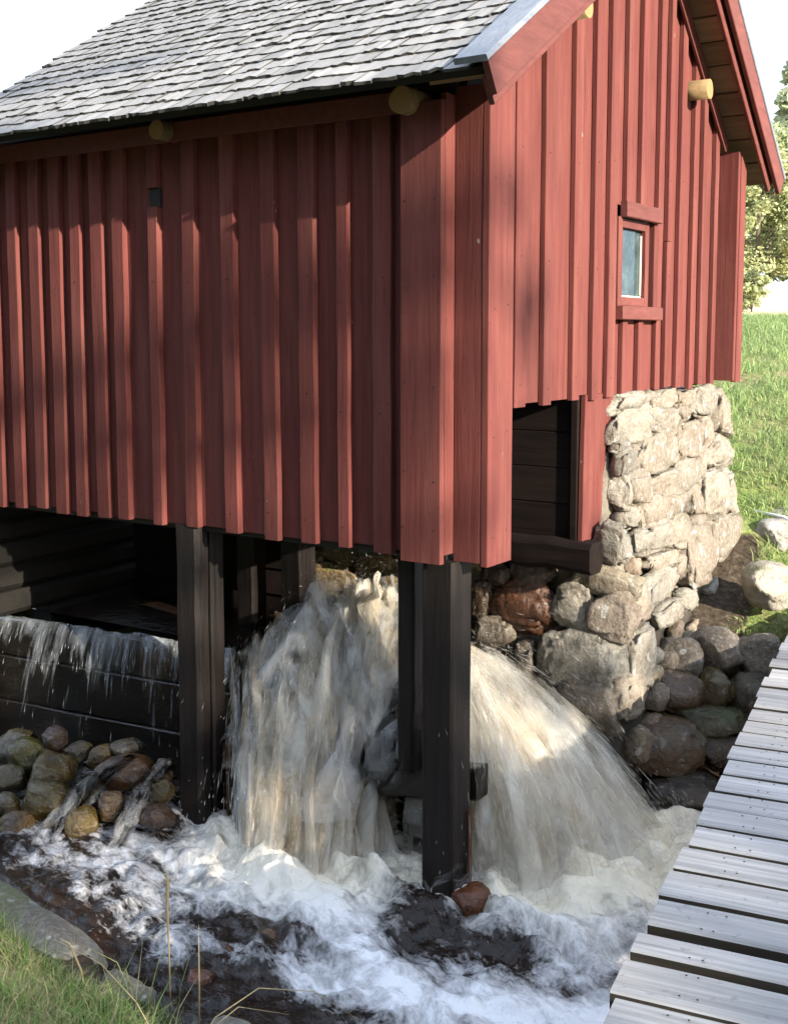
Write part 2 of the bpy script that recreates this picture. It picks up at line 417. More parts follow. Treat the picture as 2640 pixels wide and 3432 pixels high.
_ico = {}
def ico(sub):
    if sub not in _ico:
        bm = bmesh.new(); bmesh.ops.create_icosphere(bm, subdivisions=sub, radius=1.0)
        bm.verts.ensure_lookup_table()
        _ico[sub] = ([v.co.copy() for v in bm.verts], [tuple(v.index for v in f.verts) for f in bm.faces]); bm.free()
    return _ico[sub]
def rock(name, loc, size, seed, mat, parent=None, sub=4, rot=(0, 0, 0), rough=.16, flat=.0, color=(.4, .35, .28), moss=.3, boxy=.35):
    """boulder: superellipsoid with planar facets and layered noise; size = full extents"""
    vs0, fs = ico(sub)
    r = random.Random(seed)
    planes = []
    for _ in range(9):
        n = Vector((r.gauss(0, 1), r.gauss(0, 1), r.gauss(0, 1))).normalized()
        planes.append((n, r.uniform(.70, .96)))
    off = Vector((seed * 1.37 % 50, seed * 2.11 % 50, seed * .73 % 50))
    R = Matrix.Rotation(rot[2], 3, 'Z') @ Matrix.Rotation(rot[1], 3, 'Y') @ Matrix.Rotation(rot[0], 3, 'X')
    out = []
    for v in vs0:
        e = 1 - boxy
        p = Vector([math.copysign(abs(c) ** e, c) for c in v])
        p = p / max(1.0, p.length ** .55)
        for n, d in planes:
            k = p.dot(n) - d
            if k > 0: p -= n * (k * .86)
        q = v * 1.3 + off
        k = 1 + rough * mn.fractal(q, 1.0, 2.0, 3) + rough * .45 * mn.fractal(q * 3.1, 1.0, 2.0, 3) + rough * .22 * mn.fractal(q * 9, 1.0, 2.0, 3)
        p = Vector((p.x * size[0], p.y * size[1], p.z * size[2])) * (.5 * k)
        out.append(R @ p)
    o = mesh(name, out, fs, mat, parent, True)
    o.location = loc
    o.color = (*color, moss)
    return o

# ------------------------------------------------------------------ terrain
NEAR_BANK = [(-30, 14), (-6, 7.0), (-3, 5.6), (-1.9, 4.86), (-1.64, 4.62), (-1.1, 4.12), (-.82, 3.83), (-.65, 3.68), (-.45, 3.52), (-.2, 3.25), (.1, 2.85), (.5, 2.4), (1.5, 2.0), (4, 1.8), (30, 0)]
FAR_BANK = [(-1, 6.5), (1.0, 6.3), (1.2, 6.0), (1.4, 5.98), (1.6, 6.08), (2.2, 6.12), (4, 5.7), (30, 3)]
PROFILE = [(5.9, .56), (6.15, .66), (6.4, .74), (6.65, .88), (7.0, 1.14), (7.6, 1.40), (9.3, 1.8), (11.5, 2.1), (15, 2.34), (20, 2.52), (25, 2.66), (32, 3.3), (45, 4.3), (70, 5), (150, 6), (900, 8)]
def ground_h(x, y):
    lx, ly = to_l(x, y)
    yb = interp(NEAR_BANK, x)
    if y < yb:
        d = yb - y
        h = -.25 + .36 * sstep(0, .12, d) + .30 * sstep(.26, .80, d) + .22 * sstep(.7, 1.7, d)
        h += .025 * fbm(x * 1.7, y * 1.7, 0) * sstep(.2, .6, d)
        return h
    if lx < -1.5 and ly > .45 and ly < 1.4:           # mill pond bed
        return .25
    if lx < -3.15 and 1.4 <= ly < 4:
        return 1.0 + .2 * sstep(1.4, 3, ly)
    if lx < -.05 and 1.45 < ly < 3.3:
        return 1.0
    yf = interp(FAR_BANK, x)
    if y > yf and (lx > -.06 or ly >= 3.3):
        d = y - yf
        pr = interp(PROFILE, y)
        h = -.25 + (pr + .25) * sstep(0, .16, d)
        # the slope falls a little away from the mill towards the right
        h -= .10 * sstep(.25, 1.2, lx) * sstep(6.5, 7.2, y) * (1 - sstep(7.5, 10, y))
        h += .03 * fbm(x * 1.3, y * 1.3, 3) * sstep(.3, 1.0, d)
        h += .25 * fbm(x * .06, y * .06, 9) * sstep(16, 40, y)
        return h
    return -.25
def axis_coords(lo, hi, step, far_lo, far_hi):
    c = list(np.arange(lo, hi + 1e-6, step)); s = step; v = hi
    while v < far_hi: s *= 1.22; v += s; c.append(v)
    s = step; v = lo
    while v > far_lo: s *= 1.22; v -= s; c.insert(0, v)
    return c
gx = axis_coords(-4.2, 5.0, .06, -400, 400); gy = axis_coords(-1.5, 12.0, .06, -300, 800)
gv, ge, gf = [], [], []
for j, y in enumerate(gy):
    for i, x in enumerate(gx):
        h = ground_h(x, y)
        gv.append((x, y, h))
        lx, ly = to_l(x, y)
        # bare trampled soil along the foot of the stone wall and the top of the boulder bank
        e = 0.0
        if y > 5.9 and lx > -.2: e = 1.25 * (1 - sstep(.28, .55, lx)) * (1 - sstep(2.6, 3.3, ly)) + .8 * (1 - sstep(6.15, 6.3, y))
        ge.append(min(1, e))
nx = len(gx)
for j in range(len(gy) - 1):
    for i in range(nx - 1):
        a = j * nx + i; gf.append((a, a + 1, a + nx + 1, a + nx))
ground = mesh('ground', gv, gf, M['ground'], None, True)
at = ground.data.attributes.new('earth', 'FLOAT', 'POINT'); at.data.foreach_set('value', ge)
tag(ground, 'meadow ground, grassy banks and stream bed around the mill', 'ground', kind='structure')

# ------------------------------------------------------------------ stream water
LAND = [(-1.12, .0), (-.95, -.1), (-.75, -.19), (-.52, -.14), (-.33, .08), (.02, .10), (.30, .24), (.50, .44), (.585, .76), (.55, 1.05), (.46, 1.15)]
LANDW = [to_w(*p)[:2] for p in LAND]
def blob(x, y, cx, cy, rx, ry, ang=0.0):
    dx, dy = x - cx, y - cy; c, s = math.cos(ang), math.sin(ang)
    u, v = (c * dx + s * dy) / rx, (-s * dx + c * dy) / ry
    return math.exp(-(u * u + v * v))
def seg_d(x, y, pts):
    best = 9.0
    for (ax_, ay_), (bx_, by_) in zip(pts[:-1], pts[1:]):
        vx, vy = bx_ - ax_, by_ - ay_
        t = max(0, min(1, ((x - ax_) * vx + (y - ay_) * vy) / (vx * vx + vy * vy + 1e-9)))
        best = min(best, math.hypot(x - ax_ - t * vx, y - ay_ - t * vy))
    return best
RIDGE = [(-.5, 4.75), (-.26, 4.47), (-.08, 4.12), (.12, 3.92), (.42, 3.78), (.75, 3.6), (1.3, 3.2)]
RIDGE2 = [(-.85, 4.3), (-.45, 4.08), (-.05, 3.86), (.25, 3.62), (.7, 3.3)]
def water_z(x, y):
    dl = seg_d(x, y, LANDW)
    f = .62 * x - .78 * y; g = .78 * x + .62 * y                       # along the flow / across it
    wx = .16 * fbm(x * 2.3, y * 2.3, 5, 3); wy = .16 * fbm(x * 2.3, y * 2.3, 11, 3)
    n = fbm((f + wx) * 2.6, (g + wy) * 5.5, 0, 4)
    rid = 1 - abs(mn.noise(Vector(((f + wx) * 2.2, (g + wy) * 4.6, 4.0))))
    amp = .016 + .016 * math.exp(-(dl / .45) ** 2) + .018 * sstep(-1.4, -.3, x)
    z = n * amp * 1.5 + (rid - .75) * amp * 1.3
    z += .03 * math.exp(-(dl / .20) ** 2) * (1 + 1.5 * fbm(x * 6, y * 6, 2, 4)) + .014 * fbm(x * 11, y * 11, 17, 3) * sstep(-1.5, -.6, x)
    z += .055 * math.exp(-(seg_d(x, y, RIDGE) / .11) ** 2) + .03 * math.exp(-(seg_d(x, y, RIDGE2) / .08) ** 2)
    z += .03 * blob(x, y, .10, 4.42, .20, .19) - .05 * blob(x, y, .22, 4.16, .16, .12)   # water humping over a sunk stone at the post
    z += .06 * blob(x, y, .50, 4.35, .15, .12) + .05 * blob(x, y, .95, 4.7, .18, .22)
    z += .012 * fbm(x * 16, y * 16, 7, 2)
    z -= .025 * sstep(4.6, 3.2, y)
    return z
wx0, wx1, wy0, wy1, st = -3.4, 2.7, 1.9, 6.5, .014
nxw, nyw = int((wx1 - wx0) / st), int((wy1 - wy0) / st)
vid = {}; wv, wf, foam, cream, flow = [], [], [], [], []
def wkeep(x, y):
    lx, ly = to_l(x, y)
    return y > interp(NEAR_BANK, x) - .4 and ly < 1.5 and (y < interp(FAR_BANK, x) + .1 or lx < -.1)
def wvert(i, j):
    k = (i, j)
    if k in vid: return vid[k]
    x, y = wx0 + i * st, wy0 + j * st
    dl = seg_d(x, y, LANDW)
    lx, ly = to_l(x, y)
    # white water below the falls, thinning to webs of foam on dark water at the left and along the bank
    fo = .52 * math.exp(-(dl / .34) ** 2) + .50 * math.exp(-(seg_d(x, y, RIDGE) / .17) ** 2) + .30 * math.exp(-(seg_d(x, y, RIDGE2) / .12) ** 2)
    fo += .30 * sstep(.1, .8, x) * (1 - sstep(5.2, 5.8, y))
    fo += .18 * blob(x, y, -.9, 4.7, .55, .22, -.45) + .22 * blob(x, y, -1.15, 5.05, .25, .14)
    fo += .05
    fo -= .34 * blob(x, y, .09, 4.36, .20, .19) + .28 * blob(x, y, .47, 4.22, .13, .12) + .32 * blob(x, y, -.55, 4.38, .24, .18, -.5)
    fo -= .5 * blob(x, y, -.66, 3.92, .18, .16) + .35 * blob(x, y, .08, 4.02, .09, .12, .6)
    bank = y - interp(NEAR_BANK, x)
    fo -= .22 * (1 - sstep(.1, .38, bank)) * (1 - sstep(-.4, .2, x))
    fo += .06 * sstep(-.7, -1.3, x)
    vid[k] = len(wv)
    wv.append((x, y, water_z(x, y)))
    foam.append(fo); cream.append(min(1, .9 * math.exp(-(dl / .30) ** 2) * sstep(3.9, 4.6, y) + .25 * sstep(.3, .9, x) * sstep(3.6, 4.5, y)))
    w1, w2 = .06 * fbm(x * 1.9, y * 1.9, 21, 3), .06 * fbm(x * 1.9, y * 1.9, 33, 3)
    flow.append((.62 * x - .78 * y + w1, .78 * x + .62 * y + w2))
    return vid[k]
for j in range(nyw):
    for i in range(nxw):
        if wkeep(wx0 + (i + .5) * st, wy0 + (j + .5) * st):
            wf.append((wvert(i, j), wvert(i + 1, j), wvert(i + 1, j + 1), wvert(i, j + 1)))
stream = mesh('water', wv, wf, M['stream'], None, True)
a1 = stream.data.attributes.new('foam', 'FLOAT', 'POINT'); a1.data.foreach_set('value', foam)
a1 = stream.data.attributes.new('cream', 'FLOAT', 'POINT'); a1.data.foreach_set('value', cream)
uvl = stream.data.uv_layers.new(name='flow')
idx = np.empty(len(stream.data.loops), dtype=np.int32); stream.data.loops.foreach_get('vertex_index', idx)
uvl.data.foreach_set('uv', np.array(flow, dtype=np.float32)[idx].ravel())
tag(stream, 'foaming brown stream water rushing past the posts under the mill', 'water', kind='structure')

# downstream reach and the still mill pond above the weir
def flat_water(name, quad, z, label):
    n = 24; vs, fs, fl = [], [], []
    (ax_, ay_), (bx_, by_), (cx_, cy_), (dx_, dy_) = quad
    for j in range(n + 1):
        for i in range(n + 1):
            u, v = i / n, j / n
            x = (1 - v) * ((1 - u) * ax_ + u * bx_) + v * ((1 - u) * dx_ + u * cx_)
            y = (1 - v) * ((1 - u) * ay_ + u * by_) + v * ((1 - u) * dy_ + u * cy_)
            vs.append((x, y, z + .006 * fbm(x * 5, y * 5, 1, 3))); fl.append((x, y))
    for j in range(n):
        for i in range(n):
            a = j * (n + 1) + i; fs.append((a, a + 1, a + n + 2, a + n + 1))
    o = mesh(name, vs, fs, M['stream'], None, True)
    a_ = o.data.attributes.new('foam', 'FLOAT', 'POINT'); a_.data.foreach_set('value', [-.6] * len(vs))
    u_ = o.data.uv_layers.new(name='flow')
    ix = np.empty(len(o.data.loops), dtype=np.int32); o.data.loops.foreach_get('vertex_index', ix)
    u_.data.foreach_set('uv', np.array(fl, dtype=np.float32)[ix].ravel())
    tag(o, label, 'water', kind='structure'); return o
flat_water('water', [to_w(-9, .36)[:2], to_w(-1.52, .46)[:2], to_w(-1.52, 1.42)[:2], to_w(-9, 1.42)[:2]], .728, 'dark still mill pond water behind the weir under the mill')
flat_water('water', [(2.66, .6), (14, -.6), (14, 5.2), (2.66, 6.2)], -.05, 'dark stream water running off downstream beyond the footbridge')

# ------------------------------------------------------------------ the mill house
house = empty('mill_house', (OX, OY, 0), TH)
tag(house, 'red board-and-batten watermill with shingle roof standing on dark posts over the stream', 'mill')
EAVE_Y, EAVE_Z, PL, PR, RIDGE_Y = -.25, 3.235, .65, .85, 1.78
RIDGE_Z = EAVE_Z + PL * (RIDGE_Y - EAVE_Y)
X0, X1 = -3.02, .30                         # verges
YB = 3.03
def roof_z(y): return EAVE_Z + PL * (y - EAVE_Y) if y < RIDGE_Y else RIDGE_Z - PR * (y - RIDGE_Y)
ZB, ZG = 1.41, 2.015
# --- side wall
side = mesh('side_wall', [(-2.9, .055, ZB + .03), (-.03, .055, ZB + .03), (-.03, .16, ZB + .03), (-2.9, .16, ZB + .03),
                          (-2.9, .055, 3.27), (-.03, .055, 3.27), (-.03, .16, 3.34), (-2.9, .16, 3.34)],
            [(0, 3, 2, 1), (4, 5, 6, 7), (0, 1, 5, 4), (1, 2, 6, 5), (2, 3, 7, 6), (3, 0, 4, 7)], M['void'], house)
BAT = [(-2.800, -2.73), (-2.639, -2.569), (-2.473, -2.399), (-2.322, -2.243), (-2.173, -2.103), (-2.027, -1.946), (-1.879, -1.804), (-1.644, -1.584), (-1.431, -1.356),
       (-1.197, -1.12), (-.968, -.89), (-.763, -.681), (-.564, -.507), (-.383, -.294)]
cen = [(a + b) / 2 for a, b in BAT]
edges = [-2.9] + cen + [-.20]
for a, b in zip(edges[:-1], edges[1:]):
    tz = RND.uniform(-.006, .006)
    bar('board', ((a + b) / 2, .041, ZB + .012 + tz), ((a + b) / 2, .041, 3.27), (b - a - .004, 0, 0), (0, .022, 0), M['red'], side, 6, .002, .0012)
for i, (a, b) in enumerate(BAT):
    z0 = ZB + RND.uniform(-.012, .012); xm = (a + b) / 2; ln = RND.uniform(-.004, .006)
    w_ = (b - a)
    if i == 7:                               # a batten interrupted by a small vent hole
        bar('batten', (xm, .012, z0), (xm, .012, 2.885), (w_, 0, 0), (0, .034, 0), M['red'], side, 6, .003, .002)
        bar('batten', (xm, .012, 2.972), (xm, .012, 3.25), (w_, 0, 0), (0, .034, 0), M['red'], side, 2, .003, .001)
        bar('vent_hole_shade', (xm + .004, .022, 2.884), (xm + .004, .022, 2.973), (w_ + .008, 0, 0), (0, .020, 0), M['void'], side, 1, .001)  # solid near-black block stands in for the shade inside the hole
    else:
        bar('batten', (xm + ln, .012, z0), (xm - ln, .012, 3.25), (w_, 0, 0), (0, .034, 0), M['red'], side, 7, .003, .0022)
# wall plate board under the eave
bar('eave_board', (-2.95, -.015, 3.205), (-.22, -.015, 3.205), (0, 0, .085), (0, .02, 0), M['red_x'], side, 4, .003, .001)
# --- corner boxes that hide the log ends
bar('corner_board', (-.125, -.034, 1.397), (-.125, -.034, 3.19), (.190, 0, 0), (0, .03, 0), M['red'], side, 6, .004, .001)
bar('corner_board', (-.042, .030, 1.43), (-.042, .030, 3.22), (0, .092, 0), (.024, 0, 0), M['red'], side, 6, .003, .001)
bar('corner_board', (-.205, .004, 1.42), (-.205, .004, 3.18), (0, .045, 0), (.026, 0, 0), M['red'], side, 4, .003, .001)
gable = None
# gable wall core following the roof line
ys = [.12, RIDGE_Y, YB - .02]
gp = [(.0, .09, ZG + .03)] + [(.0, y, roof_z(y) - .14) for y in (.09, RIDGE_Y, YB - .02)] + [(.0, YB - .02, ZG + .03)]
gpv = gp + [(-.1, p[1], p[2]) for p in gp]
nn = len(gp)
gable = mesh('gable_wall', gpv, [tuple(range(nn - 1, -1, -1)), tuple(range(nn, 2 * nn))] + [(i, (i + 1) % nn, nn + (i + 1) % nn, nn + i) for i in range(nn)], M['void'], house)
# corner box B (near) and its twin at the far corner
bar('corner_board', (.032, .064, 1.40), (.032, .064, 3.25), (.124, 0, 0), (0, .030, 0), M['red'], gable, 6, .004, .001)
bar('corner_board', (.111, .148, 1.388), (.111, .148, 3.29), (0, .200, 0), (.034, 0, 0), M['red'], gable, 6, .004, .001, top=(-.04, .07))
bar('corner_board', (.085, 2.970, 2.03), (.085, 2.970, 3.36), (.150, 0, 0), (0, .030, 0), M['red'], gable, 5, .004, .001)
bar('corner_board', (.150, 3.032, 2.022), (.150, 3.032, 3.30), (0, .092, 0), (.034, 0, 0), M['red'], gable, 5, .004, .001, top=(.06, -.02))
GB = [(.373, .10), (.638, .075), (.928, .075), (1.146, .07), (1.319, .085), (1.506, .06), (1.94, .055), (2.074, .06), (2.249, .07), (2.454, .06), (2.608, .06), (2.817, .06)]
gedges = [.25] + [y + w_ / 2 for y, w_ in GB] + [2.955]
def gbar(name, y0, y1, z0, xs, th, seg=5, jit=.0015, ztop=None, mat='red', z1=None):
    ym = (y0 + y1) / 2
    if z1 is None:
        za, zb = roof_z(y0) - .125, roof_z(y1) - .125
        zt = min(za, zb)
        return bar(name, (xs, ym, z0), (xs, ym, zt), (0, y1 - y0, 0), (th, 0, 0), M[mat], gable, seg, .0025, jit, top=(za - zt, zb - zt))
    return bar(name, (xs, ym, z0), (xs, ym, z1), (0, y1 - y0, 0), (th, 0, 0), M[mat], gable, seg, .0025, jit)
WY0, WY1, WZ0, WZ1 = 1.46, 1.88, 2.44, 2.87          # window opening
for a, b in zip(gedges[:-1], gedges[1:]):
    z0 = ZG + RND.uniform(-.008, .01)
    if b <= 1.46 or a >= 1.9: gbar('board', a + .002, b - .002, z0, .032, .022)
    else:
        gbar('board', a + .002, b - .002, z0, .032, .022, 2, z1=2.40)
        gbar('board', a + .002, b - .002, 2.93, .032, .022, 4)
for i, (y, w_) in enumerate(GB):
    z0 = ZG + RND.uniform(-.02, .008)
    th = .026
    if i == 5:                                        # above and below the window
        gbar('batten', y + .01, y + .01 + w_, 2.94, .057, th, 4)
        gbar('batten', 1.50, 1.56, z0, .057, th, 2, z1=2.376); gbar('batten', 1.70, 1.765, z0, .057, th, 2, z1=2.374)
        gbar('batten', 1.70, 1.775, 2.948, .057, th, 4)
    elif i == 7:
        gbar('batten', y, y + w_, z0, .057, th, 5, z1=2.79); gbar('batten', y + .004, y + w_ - .004, 2.794, .058, th, 4)
    else:
        gbar('batten', y, y + w_, z0, .057, th, 6, .002)
# rake trim along the top of the boards
for (ya, yb_) in ((.255, RIDGE_Y), (2.955, RIDGE_Y)):
    bar('rake_trim', (.081, ya, roof_z(ya) - .165), (.081, yb_, roof_z(yb_) - .165), (0, .05, .08 if ya < 1 else .06), (.018, 0, 0), M['red_x'], gable, 3, .003)
# --- window
win = empty('window', (0, 0, 0), 0, house)
bar('lintel', (.088, WY0 - .02, 2.905), (.088, WY1 + .03, 2.905), (0, 0, .075), (.034, 0, 0), M['red_x'], win, 1, .004)
bar('sill', (.086, WY0 - .055, 2.408), (.086, WY1 + .055, 2.408), (0, 0, .066), (.04, 0, 0), M['red_x'], win, 1, .004)
bar('jamb', (.05, WY0 - .022, 2.44), (.05, WY0 - .022, 2.868), (0, .045, 0), (.05, 0, 0), M['red'], win, 1, .003)
bar('jamb', (.05, WY1 + .022, 2.44), (.05, WY1 + .022, 2.868), (0, .045, 0), (.05, 0, 0), M['red'], win, 1, .003)
sash = empty('sash', (0, 0, 0), 0, win)
for (y0, y1, z0, z1) in ((1.463, 1.492, 2.444, 2.866), (1.785, 1.835, 2.444, 2.866)):
    bar('sash_stile', (.048, (y0 + y1) / 2, z0), (.048, (y0 + y1) / 2, z1), (0, y1 - y0, 0), (.03, 0, 0), M['red'], win, 1, .002)
for z0, z1 in ((2.444, 2.487), (2.822, 2.866)):
    bar('sash_rail', (.047, 1.493, (z0 + z1) / 2), (.047, 1.784, (z0 + z1) / 2), (0, 0, z1 - z0), (.03, 0, 0), M['red_x'], win, 1, .002)
bpy.data.objects.remove(sash)
mesh('pane', [(.034, 1.49, 2.485), (.034, 1.787, 2.485), (.034, 1.787, 2.824), (.034, 1.49, 2.824), (.030, 1.49, 2.485), (.030, 1.787, 2.485), (.030, 1.787, 2.824), (.030, 1.49, 2.824)],
     [(0, 1, 2, 3), (7, 6, 5, 4), (0, 4, 5, 1), (1, 5, 6, 2), (2, 6, 7, 3), (3, 7, 4, 0)], M['glass'], win)
bar('putty', (.039, 1.497, 2.490), (.039, 1.782, 2.490), (0, 0, .010), (.010, 0, 0), M['putty'], win, 1, .002)
bar('putty', (.039, 1.780, 2.50), (.039, 1.780, 2.80), (0, .009, 0), (.010, 0, 0), M['putty'], win, 1, .002)

def nails(name, pts, nrm, rad, parent, mat):
    vs, fs = [], []; n = Vector(nrm).normalized(); u = n.orthogonal().normalized(); v = n.cross(u)
    for p in pts:
        b = len(vs); p = Vector(p)
        for k in range(6):
            a = k * math.pi / 3; vs.append(p + (u * math.cos(a) + v * math.sin(a)) * rad)
        vs.append(p + n * .002); fs += [(b + k, b + (k + 1) % 6, b + 6) for k in range(6)]
    o = mesh(name, vs, fs, mat, parent); o['kind'] = 'stuff'; return o
np_ = []
for a, b in BAT:
    for z in (1.52, 2.02, 2.55, 3.08): np_.append(((a + b) / 2 + RND.uniform(-.01, .01), -.006, z + RND.uniform(-.04, .04)))
for z in (1.52, 1.75, 2.1, 2.5, 2.85): np_ += [(-.20 + RND.uniform(-.006, .006), -.050, z + RND.uniform(-.03, .03)), (-.06, -.050, z + RND.uniform(-.03, .03))]
nails('nail_heads', np_, (0, -1, 0), .0038, side, M['void'])
np_ = []
for y, w_ in GB:
    for z in (2.08, 2.6, 3.1):
        if not (1.4 < y < 1.95): np_.append((.071, y + w_ / 2, z + RND.uniform(-.04, .04)))
for z in (1.5, 1.9, 2.4, 2.9): np_ += [(.129, .09, z), (.129, .20, z + .02)]
nails('nail_heads', np_, (1, 0, 0), .0038, gable, M['void'])

# --- roof: sheathing, shingles, verge boards
def slab(y0, z0, y1, z1, th, xa, xb):
    n = Vector((0, -(z1 - z0), (y1 - y0))).normalized() * th
    return [(xa, y0, z0), (xb, y0, z0), (xb, y1, z1), (xa, y1, z1), (xa, y0 - n.y, z0 - n.z), (xb, y0 - n.y, z0 - n.z), (xb, y1 - n.y, z1 - n.z), (xa, y1 - n.y, z1 - n.z)]
BOXF = [(0, 1, 2, 3), (7, 6, 5, 4), (0, 4, 5, 1), (1, 5, 6, 2), (2, 6, 7, 3), (3, 7, 4, 0)]
roof = mesh('roof', slab(EAVE_Y + .04, EAVE_Z + .026 - .012, RIDGE_Y, RIDGE_Z - .012, .03, X0, .27), BOXF, M['void'], house)
R_EY = 3.33; R_EZ = RIDGE_Z - PR * (R_EY - RIDGE_Y)
rv = slab(RIDGE_Y, RIDGE_Z - .012, R_EY, R_EZ - .012, .012, X0, .27)
mesh('roof_deck', rv, BOXF, M['void'], roof)
# sheathing boards under the overhanging right slope, seen from below
sl = math.hypot(1, PR); yy = R_EY - .004
while yy > 1.85:
    wb = RND.uniform(.15, .20); y1 = max(yy - wb / sl, 1.8); y0 = yy - .006
    n = Vector((0, PR, 1)).normalized(); c = Vector((0, (y0 + y1) / 2, RIDGE_Z - .012 - PR * ((y0 + y1) / 2 - RIDGE_Y))) - n * (.026 + RND.uniform(0, .006))
    bar('sheathing_board', (-.02, c.y, c.z), (.262, c.y, c.z), (0, y0 - y1, -PR * (y0 - y1)), n * .022, M['tan'], roof, 1, .003)
    yy = y1
yy = EAVE_Y + .06
while yy < 1.6:
    y1 = yy + .16 / math.hypot(1, PL); n = Vector((0, -PL, 1)).normalized()
    c = Vector((0, (yy + y1) / 2, roof_z((yy + y1) / 2))) - n * .056
    bar('sheathing_board', (-.02, c.y, c.z), (.262, c.y, c.z), (0, y1 - yy - .008, PL * (y1 - yy - .008)), n * .022, M['tan'], roof, 1, .003)
    yy = y1
# shingles on the left slope
def shingle_mesh(k):
    r = random.Random(100 + k); w = .5; L = .30; vs = []
    seg = 3
    top, bot = [], []
    for i in range(seg + 1):
        u = i / seg - .5
        dy = r.uniform(-.008, .008); cz = .012 * (1 - 4 * u * u) * r.uniform(-.7, 1.0)
        top.append((u, -dy, .0115 + cz * .42 + r.uniform(0, .002)))
        bot.append((u, -dy - .002, .0 + cz * .5))
    for i in range(seg + 1):
        u = i / seg - .5
        top.append((u * .96, L, .004)); bot.append((u * .96, L, -.003))
    n = seg + 1; vs = top + bot; fs = []
    for i in range(seg):
        fs.append((i, i + 1, n + i + 1, n + i))
        fs.append((2 * n + i, 3 * n + i, 3 * n + i + 1, 2 * n + i + 1))
        fs.append((i, 2 * n + i, 2 * n + i + 1, i + 1))
        fs.append((n + i, n + i + 1, 3 * n + i + 1, 3 * n + i))
    fs.append((0, n, 3 * n, 2 * n)); fs.append((seg, 2 * n + seg, 3 * n + seg, n + seg))
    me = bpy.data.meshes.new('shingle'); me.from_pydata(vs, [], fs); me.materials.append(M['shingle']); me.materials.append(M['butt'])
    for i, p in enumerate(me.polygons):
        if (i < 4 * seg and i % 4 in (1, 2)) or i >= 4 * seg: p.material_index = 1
    me.update()
    return me
SH = [shingle_mesh(k) for k in range(10)]
pa = math.atan(PL); EXPO = .110
items = []
ncourse = int((RIDGE_Y - EAVE_Y) * math.hypot(1, PL) / EXPO)
for c in range(ncourse):
    x = X0 - RND.uniform(0, .06)
    s = c * EXPO
    while x < .215:
        w = RND.uniform(.068, .115)
        if x + w > .235: w = .235 - x
        if w > .03: items.append((c, x + w / 2, s + RND.uniform(-.009, .009), w))
        x += w + RND.uniform(.001, .005)
def sh_matrix(c, xm, s, w):
    y = EAVE_Y + s * math.cos(pa); z = EAVE_Z + s * math.sin(pa)
    tilt = -math.radians(RND.uniform(1.6, 3.2))
    return Matrix.Translation((xm, y, z + .004)) @ Matrix.Rotation(pa, 4, 'X') @ Matrix.Rotation(tilt, 4, 'X') @ Matrix.Rotation(RND.uniform(-.035, .035), 4, 'Y') @ Matrix.Rotation(RND.uniform(-.02, .02), 4, 'Z') @ Matrix.Diagonal((w, RND.uniform(.95, 1.05), RND.uniform(.85, 1.2), 1))
cl = Vector(to_l(0, 0) + (2.3,))
def visdist(it):
    y = EAVE_Y + it[2] * math.cos(pa); z = EAVE_Z + it[2] * math.sin(pa)
    wxx, wyy, _ = to_w(it[1], y); px = wxx / max(wyy, .1) * 2500 + 840; py = 715 - (z - 2.3) / max(wyy, .1) * 2500
    return (Vector((it[1], y, z)) - cl).length + (50 if (px < -20 or py < -25) else 0)
items.sort(key=visdist)
rest_v, rest_f, rest_m = [], [], []
for i, it in enumerate(items):
    me = SH[RND.randrange(10)]; mx = sh_matrix(*it)
    if i < 300:
        o = bpy.data.objects.new('shingle', me); COL.objects.link(o); o.parent = roof; o.matrix_local = mx
    else:
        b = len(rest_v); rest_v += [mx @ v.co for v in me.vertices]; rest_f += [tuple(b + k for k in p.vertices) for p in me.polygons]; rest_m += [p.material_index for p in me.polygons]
# the back slope's shingles never show: coarse courses
for c in range(18):
    s0 = c * .115; y0 = R_EY - s0 / sl; y1 = y0 - .25 / sl
    if y1 < RIDGE_Y: break
    z = lambda y: RIDGE_Z - PR * (y - RIDGE_Y)
    x = X0
    while x < .22:
        w = min(RND.uniform(.09, .14), .235 - x); b = len(rest_v)
        rest_v += [(x, y0, z(y0) + .012), (x + w, y0, z(y0) + .012), (x + w, y1, z(y1) + .004), (x, y1, z(y1) + .004), (x, y0, z(y0) - .002), (x + w, y0, z(y0) - .002)]
        rest_f += [(b, b + 1, b + 2, b + 3), (b, b + 4, b + 5, b + 1)]; x += w + .003
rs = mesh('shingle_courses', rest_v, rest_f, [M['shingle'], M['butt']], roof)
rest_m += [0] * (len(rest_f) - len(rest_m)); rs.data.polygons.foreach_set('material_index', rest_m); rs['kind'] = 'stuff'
# verge (barge) boards on the gable and at the far end
def rake(x, ya, yb_, drop, h, t, mat, name='bargeboard'):
    za, zb = roof_z(ya) if ya < RIDGE_Y else RIDGE_Z - PR * (ya - RIDGE_Y), RIDGE_Z
    s_ = PL if ya < RIDGE_Y else -PR
    d = Vector((0, 1, s_)).normalized() if ya < RIDGE_Y else Vector((0, -1, -s_)).normalized()
    n = Vector((0, -s_, 1)).normalized()
    return bar(name, Vector((x, ya, za)) - n * drop, Vector((x, RIDGE_Y, RIDGE_Z)) - n * drop, n * h, (t, 0, 0), M[mat], roof, 3, .004)
for xs in (.288,):
    rake(xs, EAVE_Y - .02, 0, .032, .125, .026, 'red_x'); rake(xs, R_EY + .03, 0, .030, .125, .026, 'red_x')
    rake(xs - .028 if xs > 0 else xs + .028, EAVE_Y - .005, 0, .085, .105, .022, 'red_x', 'inner_bargeboard'); rake(xs - .04 if xs > 0 else xs + .04, R_EY - .02, 0, .09, .09, .022, 'red_x', 'inner_bargeboard')
